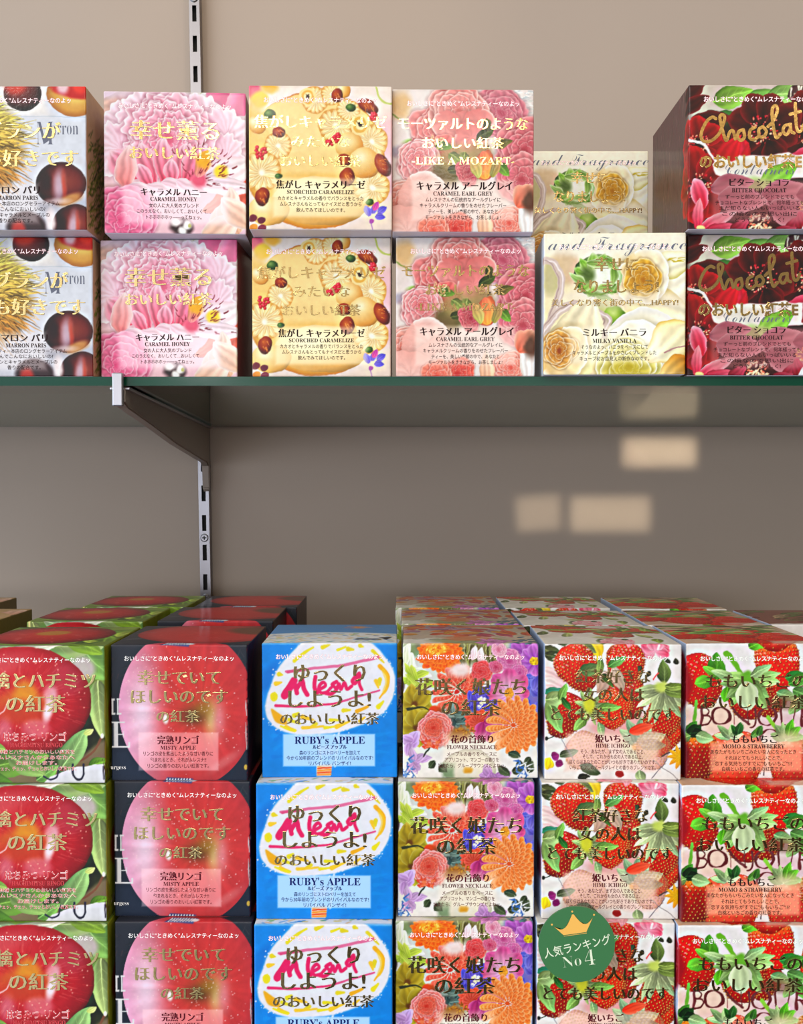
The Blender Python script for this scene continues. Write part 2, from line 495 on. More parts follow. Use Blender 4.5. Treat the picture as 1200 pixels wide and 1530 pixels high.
    def meringue(self, x, y, r, a0=0.0, light=(255, 240, 200), dark=(222, 170, 95), n=16):
        self.ell(x, y, r, col=dark)
        for i in range(n):
            a = a0 + i * 2 * PI / n
            self.petal(x - .1 * r * math.cos(a), y - .1 * r * math.sin(a), r * 1.1, r * .36, a + .18, light, (250, 220, 160), dark, pw=1.1, tip=.7)
        self.ell(x, y, r * .16, col=(255, 248, 220), soft=r * .15)

    def sphere(self, x, y, r, base, light, dark, ry=None, off=(-.3, -.35), ang=0.0):
        self.ell(x, y, r, ry, stops=[(0, light), (.35, base), (.85, dark), (1, np.array(dark) * .8)], off=off, ang=ang)


def art_carnation():
    A = Art((246, 212, 220), 3)
    A.grad(-1, -1, 2, 1, (250, 226, 228), (244, 200, 208))
    A.petal(-.1, .13, .75, .26, -.03, (243, 205, 190), (238, 186, 168), pw=.9)
    A.rect(-.05, -.02, .33, .05, (233, 214, 232), .7, .05)
    for (x, y, a, l) in ((.55, .02, .2, .3), (.6, -.02, 2.4, .3), (.45, .08, -.6, .3), (.7, .1, 1.2, .22), (.75, .02, 2.9, .2), (.62, .05, -1.6, .3), (.5, .1, 1.8, .25)):
        A.petal(x, y, l, .15, a, (250, 248, 240), (252, 243, 245), (240, 215, 225))
    A.ell(.42, .02, .022, col=(200, 215, 80), soft=.02); A.ell(.68, .05, .05, .02, col=(190, 215, 120), al=.7, soft=.03, ang=.5)
    A.line([(.48, -.1), (.49, .05), (.45, .14)], .006, (110, 130, 90))
    A.spray(26, .5, -.02, .75, .1, [(225, 90, 110), (180, 190, 90), (235, 150, 160)], .03, .006)
    A.petal(1.15, -.25, .62, .46, 2.25, (214, 82, 128), (232, 120, 160), (245, 170, 195), vein=.1)
    A.petal(1.1, -.1, .5, .3, 2.0, (222, 100, 145), (238, 150, 180), (248, 190, 205))
    A.petal(1.12, .08, .4, .16, 2.1, (255, 245, 248), (250, 225, 232))
    A.petal(.8, .2, .55, .3, .55, (250, 224, 228), (248, 205, 215), (255, 240, 242))
    A.petal(.82, .75, .6, .3, .25, (236, 140, 120), (245, 190, 170), (252, 225, 215))
    A.petal(1.15, .62, .5, .2, 2.7, (228, 100, 80), (240, 150, 130))
    for (x, y, r, k) in ((.15, .25, .2, 0), (.3, .15, .2, 1), (.5, .16, .2, 2), (.68, .2, .2, 3), (.85, .3, .2, 4), (.1, .42, .2, 5), (.85, .45, .17, 6)):
        A.wave(x, y, r, (252, 222, 232), (255, 244, 247), (244, 182, 204), math.atan2(y - .4, x - .42), .07, 9)
    A.rose(.44, .33, .34, (228, 112, 142), (250, 196, 210), (255, 244, 247), rings=5, wav=.1, nw=7, petals=7)
    for (x, y, a, L, W) in ((.3, .64, -2.15, .3, .2), (.36, .68, -1.9, .34, .16), (.42, .68, -1.6, .36, .14), (.5, .68, -1.35, .34, .15), (.55, .66, -1.1, .33, .18), (.24, .62, -2.4, .28, .2), (.33, .7, -2.0, .2, .1), (.46, .69, -1.5, .22, .1)):
        A.petal(x, y, L, W, a, (226, 78, 106), (248, 178, 196), (255, 226, 232), pw=1.2, vein=.25)
    A.petal(.14, .68, .3, .17, -1.45, (236, 130, 128), (250, 205, 205), (255, 230, 230))
    for (x, y, a) in ((.15, .68, .1), (.3, .66, .35), (.4, .64, .2), (.5, .62, .5)):
        A.petal(x, y, .22, .09, a, (250, 200, 214), (255, 226, 232), (255, 244, 246))
    A.petal(.66, .63, .45, .24, -.32, (252, 226, 232), (255, 240, 242), (248, 210, 220))
    A.petal(.66, .63, .42, .14, .1, (250, 220, 228), (252, 232, 236))
    A.ell(.67, .62, .055, col=(232, 100, 128), soft=.05)
    A.petal(.66, .6, .2, .1, -1.25, (240, 140, 150), (248, 190, 60))
    A.ell(.7, .49, .055, .05, col=(244, 178, 40), soft=.04); A.ell(.83, .55, .05, .042, col=(250, 214, 60), soft=.03)
    for i in range(46):
        a = A.r.uniform(-2.2, .35); q = A.r.uniform(.06, .36)
        x, y = .65 + q * math.cos(a), .63 + q * math.sin(a) * .75
        A.line([(x, y), (x + .04 * math.cos(a), y + .035 * math.sin(a))], .0085, (140, 40, 58), .9, .003)
    A.rect(-.1, .66, .14, .74, (196, 190, 160), .45, .05); A.line([(-.1, .7), (.1, .71)], .03, (120, 160, 100), .55)
    A.rose(.14, .9, .26, (222, 70, 122), (240, 138, 172), (250, 196, 214), rings=5, wav=.04, petals=5)
    for (x, y, a) in ((.8, 1.02, -1.2), (.95, 1.0, -1.9), (.88, .98, -1.5), (.7, 1.05, -.6), (1.05, .95, -2.4)):
        A.petal(x, y, .32, .2, a, (246, 190, 160), (252, 226, 214), (255, 240, 234))
    A.ell(.545, .955, .08, .055, col=(70, 50, 52), soft=.03)
    for (x, y) in ((.55, .98), (.58, .94), (.5, .93)):
        A.ell(x, y, .032, .026, col=(250, 246, 240), soft=.02)
    A.ell(.6, .94, .012, col=(190, 185, 120))
    A.panel(.13, .67, .87, .93, (250, 226, 232), .55, .05)
    A.grad(1.02, -1, 2, 1, (150, 62, 50), (90, 26, 26), .9)
    return A.finish(.013, .45, 1.08, 1.05)


def art_caramel():
    A = Art((250, 236, 222), 5)
    A.grad(-1, -1, 2, 1, (250, 240, 228), (238, 220, 206))
    A.rect(.85, .2, 2, .75, (238, 150, 176), .35, .12)
    A.ell(.03, .03, .06, col=(228, 120, 140), soft=.04); A.ell(.08, .1, .06, col=(246, 205, 80), soft=.03); A.ell(.15, .02, .06, .035, col=(240, 190, 90), soft=.03)
    A.ell(.46, .52, .5, .475, stops=[(0, (246, 214, 146)), (.8, (240, 200, 122)), (.95, (222, 166, 80)), (1, (206, 140, 60))])
    A.ell(.45, .42, .46, .36, stops=[(0, (248, 222, 160)), (.85, (244, 210, 140)), (1, (238, 198, 120))], off=(-.1, -.2))
    A.ell(.03, .4, .12, .3, col=(240, 205, 130), soft=.08)
    A.ell(.45, .66, .44, .05, col=(236, 190, 104), al=.6, soft=.06)
    A.sphere(.5, .8, .34, (248, 226, 170), (254, 242, 204), (226, 176, 100), .17)
    A.sphere(.14, .87, .15, (246, 218, 158), (252, 238, 200), (226, 180, 108), .1)
    for (x, y, r, a) in ((.46, .1, .1, 0), (.2, .42, .1, 1), (.09, .6, .14, .4), (.6, .28, .12, .2), (.86, .38, .12, .7), (.86, .7, .13, .3), (.58, .06, .08, .2), (.69, .17, .08, .1)):
        A.meringue(x, y, r, a)
    for (x, y, r) in ((.7, .42, .1), (.81, .53, .11), (.66, .03, .06), (.05, .28, .06)):
        A.sphere(x, y, r, (244, 214, 150), (254, 242, 206), (220, 160, 80))
    for (x, y, r) in ((.41, .08, .06), (.77, .27, .065)):
        A.ell(x, y, r, r * 1.1, col=(246, 222, 160)); A.ell(x, y, r * .75, r * .85, col=(232, 186, 96)); A.ell(x, y, r * .5, r * .55, col=(250, 228, 170))
        A.ell(x, y, r * .22, col=(96, 50, 24)); A.spray(7, x - .012, y - .012, x + .012, y + .012, [(80, 40, 20)], .025, .006)
    for (x, y, rx, ry, a) in ((.83, .14, .075, .045, .4), (.94, .54, .05, .085, -.5), (.62, .07, .045, .05, 0), (.2, .32, .045, .04, 0), (.69, .63, .055, .06, 0), (.66, .52, .05, .04, .4), (.1, .77, .05, .06, .3)):
        A.ell(x, y, rx, ry, stops=[(0, (196, 104, 44)), (.5, (160, 66, 26)), (1, (88, 32, 16))], off=(-.3, -.3), ang=a)
        A.spray(6, x - rx * .5, y - ry * .5, x + rx * .5, y + ry * .4, [(232, 160, 90), (214, 130, 60)], .03, .005, a + .6, a + 1.2)
    for (x, y, r) in ((.08, .47, .045), (.57, .37, .035), (.61, .36, .025), (.87, .21, .03)):
        for i in range(16):
            a = A.r.rand() * 6.28; q = r * A.r.rand() ** .5
            A.ell(x + q * math.cos(a), y + q * math.sin(a), .013, stops=[(0, (250, 130, 140)), (.5, (214, 36, 60)), (1, (150, 16, 36))], off=(-.3, -.3))
    for (x, y, r) in ((.71, .155, .035), (.15, .2, .04), (.21, .63, .025), (.84, .8, .03)):
        A.ell(x, y, r, r * .8, stops=[(0, (150, 170, 100)), (.6, (74, 104, 50)), (1, (40, 64, 30))], off=(-.3, -.3))
    A.line([(.89, 0), (.91, .07), (.96, .11), (1.02, .11)], .014, (196, 206, 110), .8)
    for (x, y, a) in ((.86, .88, -1.1), (.9, .88, -.5), (.88, .9, .2), (.84, .9, -1.9)):
        A.petal(x, y, .08, .05, a, (150, 130, 214), (112, 104, 206))
    A.petal(.87, .86, .07, .05, -1.0, (220, 110, 170), (190, 90, 170)); A.ell(.855, .935, .018, col=(190, 110, 180)); A.line([(.85, .93), (.86, 1.0)], .006, (180, 130, 190))
    for (x, y, c) in ((.03, .92, (140, 70, 80)), (.09, .93, (130, 60, 76)), (.09, .985, (150, 70, 86)), (.03, .985, (226, 156, 80))):
        A.ell(x, y, .032, .024, col=c, ang=-.5)
    A.panel(.17, .64, .83, .91, (252, 240, 206), .5, .03)
    return A.finish(.009, .55, 1.12, 1.1)


def art_mozart():
    A = Art((236, 228, 222), 7)
    A.grad(-1, -1, 2, 1, (240, 236, 232), (232, 214, 206))
    A.spray(140, .8, -.1, 1.1, .22, [(205, 205, 205), (248, 246, 240), (222, 218, 210)], .05, .01, -.5, .3)
    A.ell(.06, .12, .08, .1, col=(226, 190, 140), soft=.08); A.line([(-.02, .18), (.12, .24)], .012, (140, 160, 80), .8)
    A.ell(.12, .38, .05, .025, col=(168, 200, 110), soft=.02); A.leaf(.08, .4, .09, .05, .3, (130, 185, 80)); A.ell(.02, .45, .05, .04, col=(190, 180, 190), soft=.05)
    D, M, L = (196, 90, 96), (228, 150, 146), (248, 212, 204)
    A.rose(.76, .17, .2, (190, 92, 112), (214, 138, 148), (234, 178, 180), rings=5)
    A.rose(.3, .3, .2, (206, 96, 98), (232, 150, 146), (248, 206, 200), rings=4)
    A.rose(.47, .16, .23, (206, 104, 100), (234, 164, 158), (252, 220, 210), rings=6)
    for (x, y, r, a) in ((.49, .29, .15, 1.57), (.6, .25, .12, .8), (.38, .26, .12, 2.2), (.54, .33, .12, 1.2)):
        A.wave(x, y, r, (236, 160, 154), (250, 214, 206), (214, 120, 116), a, .02, 4)
    A.rose(.95, .42, .25, (190, 84, 96), (218, 136, 140), (238, 180, 178), rings=5)
    A.rose(.92, .62, .2, (190, 88, 98), (222, 142, 144), (240, 186, 182), rings=4)
    A.rose(.33, .45, .14, (190, 70, 72), (222, 124, 118), (240, 170, 160), rings=4)
    A.rose(.18, .5, .17, (206, 92, 100), (240, 180, 178), (254, 236, 232), rings=5)
    A.ell(.37, .6, .1, .09, col=(120, 104, 66), soft=.06); A.ell(.6, .5, .1, .14, col=(176, 140, 100), soft=.08); A.ell(.45, .48, .12, .1, col=(168, 150, 96), al=.8, soft=.08)
    for (x, y, L_, a, c) in ((.3, .38, .13, .2, (110, 130, 60)), (.42, .44, .12, .9, (150, 156, 90)), (.5, .42, .16, 1.5, (160, 160, 96)), (.58, .34, .14, -.4, (84, 92, 48)), (.7, .4, .16, -.3, (120, 104, 60)), (.75, .52, .12, .7, (126, 150, 70)), (.4, .58, .1, -.3, (100, 100, 56)), (.66, .3, .1, -1.6, (96, 90, 54))):
        A.leaf(x, y, L_, .07, a, c)
    A.spray(40, .26, .33, .36, .42, [(236, 220, 170), (240, 190, 150), (170, 160, 90)], .015, .009)
    A.rose(.53, .58, .1, (166, 66, 76), (206, 112, 116), (232, 160, 156), rings=4)
    A.ell(.65, .54, .075, .1, stops=[(0, (246, 170, 90)), (.6, (236, 132, 84)), (1, (190, 110, 80))]); A.petal(.66, .63, .2, .1, -1.7, (250, 180, 90), (240, 130, 100)); A.petal(.62, .62, .17, .08, -2.0, (196, 190, 110), (214, 160, 110)); A.petal(.7, .62, .16, .07, -1.2, (170, 160, 90), (190, 140, 100))
    A.rect(.655, .4, .672, .43, (50, 40, 40), .8, .008)
    A.rose(.08, .82, .2, (226, 112, 96), (244, 190, 176), (254, 232, 224), rings=5)
    for (x, y, r, a) in ((.22, .78, .2, 0), (.3, .9, .2, .8), (.1, .98, .2, 1.8)):
        A.wave(x, y, r, (248, 214, 204), (254, 238, 232), (238, 178, 166), a, .02, 4, .9)
    A.rose(.45, .98, .12, (206, 66, 62), (234, 120, 104), (246, 180, 164), rings=4); A.rose(.3, 1.0, .12, (226, 100, 84), (240, 150, 130), (250, 200, 186), rings=3)
    A.rose(.82, .93, .13, (222, 108, 96), (244, 172, 154), (254, 224, 212), rings=5)
    A.petal(.66, 1.05, .25, .12, -1.57, (244, 180, 140), (250, 226, 210)); A.petal(.95, 1.05, .4, .14, -1.5, (250, 240, 234), (250, 244, 240), (240, 214, 200))
    A.petal(.88, .82, .2, .2, -.9, (222, 120, 96), (238, 164, 140), (246, 190, 170)); A.ell(.98, .78, .05, .09, col=(110, 76, 60), soft=.05)
    A.panel(.14, .635, .86, .915, (240, 214, 200), .5, .03)
    return A.finish(.015, .6, 1.12, 1.1)


def art_vanilla():
    A = Art((246, 238, 216), 9)
    A.grad(-1, -1, 2, 1, (250, 246, 232), (244, 226, 178))
    A.rect(-1, -1, 0, 1, (206, 222, 246), .75, .03)  # left side: cool daylight tint painted into the white card
    W = (250, 238, 206)
    A.ell(.15, .24, .1, .13, col=(222, 196, 160), soft=.06); A.ell(.04, .33, .06, .12, col=(206, 196, 150), soft=.04)
    A.petal(.5, .42, .6, .5, -.25, (250, 240, 206), (252, 246, 224), (244, 226, 180)); A.petal(.55, .48, .55, .36, .25, (248, 230, 176), (252, 244, 214), (240, 216, 150))
    A.petal(1.05, .18, .4, .2, 2.9, (250, 240, 200), (252, 250, 226), (230, 216, 120)); A.spray(8, .86, .17, .95, .2, [(214, 196, 80)], .06, .01, -.3, .2)
    A.wave(.72, .3, .19, (250, 238, 206), (255, 250, 236), (236, 206, 140), 0, .03, 4); A.wave(.66, .36, .17, (248, 232, 190), (255, 250, 232), (230, 196, 120), 2.2, .03, 4); A.rose(.69, .33, .145, (176, 110, 20), (232, 188, 84), (252, 236, 190), rings=5, petals=4, wav=.02, nw=4)
    A.ell(.69, .36, .09, .07, col=(206, 150, 44), al=.5, soft=.06)
    A.ell(.37, .3, .17, .15, stops=[(0, (236, 244, 214)), (.5, (150, 190, 84)), (.85, (110, 146, 70)), (1, (70, 96, 50))], off=(.2, 0))
    for i in range(12):
        a = i * .52; A.petal(.37 + .05 * math.cos(a), .3 + .04 * math.sin(a), .13, .08, a + .5, (190, 216, 130), (126, 176, 60), (226, 240, 190))
    A.ell(.43, .31, .1, .08, col=(248, 250, 238), al=.85, soft=.06); A.ell(.3, .29, .05, .055, col=(80, 104, 46), al=.8, soft=.06)
    for q in ((.3, .2, .5, .2), (.5, .36, .9, 2.2), (.28, .36, .5, 2.9), (.36, .42, .6, .3), (.42, .18, .5, .5), (.5, .24, .5, 1.4)):
        A.petal(q[0], q[1], .14, .06, q[3] * 1.3, (120, 156, 70), (190, 214, 140), (236, 244, 210))
    A.line([(.24, .36), (.3, .42), (.4, .43), (.5, .4)], .025, (110, 150, 50), .9, .01)
    A.ell(.4, .55, .13, .08, col=(200, 206, 130), al=.8, soft=.06); A.sphere(.5, .59, .08, (168, 196, 90), (210, 226, 140), (110, 146, 50))
    A.rect(.1, .42, 1.02, .53, (238, 226, 214), .45, .06)
    R = (216, 196, 184)
    for P in ([(-.05, .2), (.08, .22), (.11, .4), (.05, .6), (.0, .75)], [(-.02, .72), (.1, .56), (.26, .52), (.3, .7), (.3, 1.05)], [(.36, .54), (.44, .62), (.42, .7), (.5, .74)]):
        A.line(P, .06, R, .85); A.line([(x + .012, y) for x, y in P], .012, (238, 224, 216), .9); A.line([(x - .02, y) for x, y in P], .008, (180, 156, 146), .7)
    A.petal(.1, 1.1, .7, .4, -1.2, (240, 214, 150), (252, 242, 214)); A.wave(.15, .85, .2, (246, 224, 176), (255, 248, 230), (222, 180, 110), .4, .02, 4); A.rose(.12, .82, .14, (170, 92, 20), (232, 184, 104), (252, 238, 206), rings=5, petals=4, wav=.02, nw=4)
    A.petal(.45, .7, .65, .4, .1, (254, 250, 238), (248, 236, 198), (255, 252, 244)); A.wave(.68, .86, .26, (255, 250, 236), (255, 255, 250), (236, 222, 170), -.5, .02, 4); A.rose(.6, .94, .24, (170, 150, 20), (238, 228, 150), (255, 252, 236), rings=6, petals=4, wav=.02, nw=4)
    A.ell(.6, .97, .14, .06, col=(206, 186, 50), al=.6, soft=.06)
    A.petal(1.05, .65, .4, .3, 2.5, (250, 236, 186), (252, 244, 210), (226, 190, 90)); A.petal(1.05, .9, .3, .2, 2.6, (186, 120, 20), (246, 226, 160))
    A.line([(.85, .84), (1.02, .79)], .012, (200, 160, 150))
    A.panel(.18, .66, .82, .92, (250, 244, 226), .42, .04)
    A.rect(0, 0, 1, .16, (250, 246, 234), .55, .06)
    return A.finish(.013, .7, 1.15, 1.0)


def art_chocolate():
    A = Art((90, 20, 32), 11)
    A.grad(-1, -1, 2, 1, (120, 80, 80), (84, 16, 32))
    A.rect(-1, -1, -.005, 1, (104, 78, 76), 1)
    for i in range(260):
        x = A.r.uniform(-1, -.03); y = A.r.uniform(-.1, 1)
        A.line([(x, y), (x + A.r.uniform(-.03, .03), y + .08)], .01, [(70, 46, 44), (136, 108, 102), (110, 60, 62), (92, 80, 62)][A.r.randint(4)], .5)
    A.rect(0, -.1, 1.2, .28, (214, 206, 190), .9, .1)
    for (x, y, L, a, c) in ((.18, .12, .28, -.3, (150, 190, 90)), (.4, .1, .3, 0, (160, 200, 110)), (.2, .2, .25, .5, (120, 180, 90)), (.55, .08, .3, -.1, (166, 204, 120)), (.05, .24, .35, .1, (140, 110, 100)), (.7, .1, .3, -.4, (130, 90, 90)), (.9, .05, .3, -.3, (150, 200, 100)), (.28, .22, .2, 1.0, (110, 190, 100))):
        A.leaf(x, y, L, .15, a, c)
    A.spray(20, .7, -.05, .9, .15, [(120, 76, 86), (230, 220, 190)], .08, .014, 1.2, 1.9)
    dk, md, lt = (46, 6, 16), (104, 14, 30), (150, 30, 48)

    def cosmos(x, y, r, n, a0, p=(dk, md, lt), sq=1.0):
        A.daisy(x, y, r, n, p[0], p[1], p[2], None, W=.62, sq=sq, a0=a0)
        A.ell(x, y, r * .2, col=(50, 8, 18), soft=.02)
        A.stamens(x, y, r * .4, 70, [(240, 140, 120), (226, 80, 90), (250, 196, 160), (200, 40, 60)], .12, sq)
    A.ell(.5, .5, .6, .3, col=(60, 10, 24), al=.8, soft=.15)
    for (x, y, L, W, a) in ((.1, .3, .3, .15, -.3), (.15, .35, .25, .14, .4), (.02, .1, .25, .14, -.6), (.02, .2, .26, .12, -.5), (.0, .3, .2, .1, .2)):
        A.petal(x - .1, y, L, W, a, dk, md, lt)
    cosmos(.86, .31, .27, 9, .2); cosmos(.52, .31, .27, 8, .35)
    A.petal(.55, .37, .32, .17, 1.25, dk, (150, 24, 48), lt); A.petal(.42, .4, .16, .18, 2.5, (190, 26, 54), (222, 50, 84)); A.petal(.33, .36, .16, .15, 1.6, (200, 30, 60), (226, 60, 90))
    A.petal(.95, .45, .35, .2, 2.6, (200, 70, 100), (150, 30, 56), (214, 110, 130))
    rd = ((96, 8, 20), (170, 16, 34), (206, 46, 58))
    cosmos(.06, .42, .2, 8, .1, rd); cosmos(.08, .7, .26, 9, .3, rd)
    A.petal(.2, .6, .3, .16, -1.0, (170, 16, 36), (214, 40, 60)); A.petal(.12, .85, .22, .12, -1.9, (196, 30, 60), (236, 130, 150), (250, 200, 210))
    A.petal(.08, 1.0, .28, .1, -.4, (214, 60, 90), (240, 160, 170), (255, 220, 220)); A.petal(.06, 1.0, .22, .08, -1.4, (206, 50, 80), (236, 150, 160)); A.petal(.1, 1.02, .3, .1, -.1, (190, 40, 70), (226, 120, 140)); A.ell(.09, .985, .03, .018, col=(240, 224, 150))
    A.line([(.0, .39), (.1, .42), (.16, .5), (.19, .54)], .022, (236, 222, 208), 1, .014)
    A.poly([(.16, .56), (.22, .5), (.3, .54), (.36, .49), (.82, .48), (.84, .64), (.3, .68), (.2, .62)], (238, 234, 222), .95, .01)
    A.poly([(.84, .52), (1.2, .45), (1.2, .64), (.83, .62)], (150, 20, 40), .95)
    A.petal(.5, .7, .3, .17, -.5, (170, 206, 110), (132, 190, 70)); A.ell(.48, .69, .1, .05, col=(190, 216, 140), al=.8, soft=.03)
    for (x, y, L, W, a) in ((.16, .72, .3, .16, -.15), (.5, .8, .34, .2, -.3), (.2, .78, .35, .2, .1), (.55, .86, .35, .2, .05), (.75, .75, .4, .2, .1), (.9, .8, .3, .2, -.5)):
        A.petal(x, y, L, W, a, (140, 70, 84), (196, 124, 134), (214, 160, 166))
    A.panel(.17, .66, .86, .95, (176, 110, 112), .5, .04)
    A.stamens(.9, .86, .13, 110, [(230, 176, 130), (250, 214, 170), (150, 80, 70), (240, 150, 110)], .0, .75, .008)
    A.stamens(.5, .97, .09, 90, [(250, 200, 160), (226, 120, 100), (250, 230, 190)], .0, .7, .008)
    for (x, a) in ((.3, -.6), (.7, -1.0), (.8, -1.7), (.6, -.3)):
        A.petal(x, 1.03, .16, .09, a, (130, 20, 44), (200, 90, 110)); A.petal(.75 + .2 * (x - .3), 1.03, .1, .05, -1.4, (226, 216, 226), (240, 236, 240))
    return A.finish(.012, .55, 1.2, 1.05)


def art_chestnut():
    A = Art((228, 226, 228), 13)
    A.grad(-1, -1, 2, 1, (238, 234, 228), (208, 208, 218))
    A.line([(.55, .212), (1.0, .212)], .004, (180, 190, 200)); A.rect(.4, .02, .72, .2, (240, 232, 222), .6, .08)
    A.rect(.5, .22, 1.0, .5, (220, 224, 232), .7, .05)

    def nut(x, y, rx, ry, ang=0.0, base_low=True, hi=-.25):
        A.ell(x + .01, y + ry * .95, rx, ry * .35, col=(150, 142, 150), al=.5, soft=.06)
        A.ell(x, y, rx, ry, ang=ang, stops=[(0, (150, 64, 48)), (.45, (112, 34, 30)), (.85, (62, 20, 22)), (1, (44, 16, 18))], off=(.2, -.1))
        A.ell(x - rx * .1, y + ry * .1, rx * .22, ry * .7, col=(214, 190, 206), al=.8, soft=rx * .3, ang=.1)
        A.ell(x + rx * .1, y + ry * .15, rx * .08, ry * .65, col=(206, 66, 40), al=.6, soft=.02)
        A.ell(x - rx * .6, y - ry * .1, rx * .2, ry * .45, col=(36, 16, 22), al=.75, soft=.04)
        if base_low:
            A.ell(x + rx * .35, y + ry * .72, rx * .5, ry * .25, col=(202, 146, 88), al=.9, soft=.03, ang=-.35)
            A.ell(x - rx * .2, y + ry * .8, rx * .45, ry * .14, col=(226, 206, 206), al=.7, soft=.03)
    A.ell(.56, .05, .135, .125, stops=[(0, (190, 60, 44)), (.5, (104, 34, 32)), (1, (40, 24, 26))], off=(-.3, -.5))
    A.ell(.5, .0, .07, .06, col=(222, 70, 44), al=.6, soft=.05)
    A.ell(.92, .06, .19, .15, stops=[(0, (236, 196, 110)), (.7, (214, 160, 76)), (1, (180, 124, 66))]); A.ell(.95, .0, .19, .085, col=(196, 40, 34), soft=.02); A.ell(.84, .0, .04, .06, col=(240, 214, 220), al=.85, soft=.04); A.ell(.96, -.01, .05, .06, col=(226, 60, 40), soft=.03)
    # the spiny husk
    A.ell(.2, .42, .34, .34, col=(160, 130, 60), al=.95, soft=.14)
    for i in range(900):
        a = A.r.uniform(-1.9, 1.9); q = A.r.uniform(.0, .34)
        x, y = .16 + q * math.cos(a) * 1.1, .42 + q * math.sin(a)
        d = a * .55 + A.r.uniform(-.4, .4) + .1
        L = A.r.uniform(.08, .17)
        t = np.clip((y - .15) / .5, 0, 1)
        c = np.array((232, 222, 110)) * (1 - t) + np.array((206, 140, 62)) * t
        c = c * A.r.choice([.5, .7, .9, 1.1, 1.15])
        A.line([(x, y), (x + L * .5 * math.cos(d), y + L * .5 * math.sin(d) + .004), (x + L * math.cos(d), y + L * math.sin(d) + .02)], .009, c.clip(0, 255), .9, .002)
    nut(.825, .675, .178, .15)
    A.panel(.1, .68, .66, .95, (226, 216, 214), .45, .05)
    nut(.92, .97, .165, .15, 0, False); A.ell(.58, .98, .14, .11, col=(66, 46, 50), soft=.03); A.ell(.52, 1.0, .05, .06, col=(206, 60, 50), al=.8, soft=.04)
    A.ell(.75, .93, .03, .08, col=(240, 226, 226), al=.9, soft=.03)
    # right side: straw beige with the husk running on
    A.rect(1.01, -1, 2, 1, (206, 172, 138), 1)
    for i in range(420):
        y = A.r.uniform(.3, .98); x = 1.02 + A.r.rand() ** .8 * .6
        d = A.r.uniform(-.9, -.2)
        A.line([(x, y), (x + .11 * math.cos(d), y + .11 * math.sin(d))], .012, [(120, 140, 50), (84, 110, 40), (160, 160, 80), (70, 84, 34)][A.r.randint(4)], .85, .003)
    A.spray(60, 1.5, .2, 1.9, .5, [(120, 80, 60), (90, 60, 50)], .03, .01)
    return A.finish(.006, .5, 1.12, 1.05)


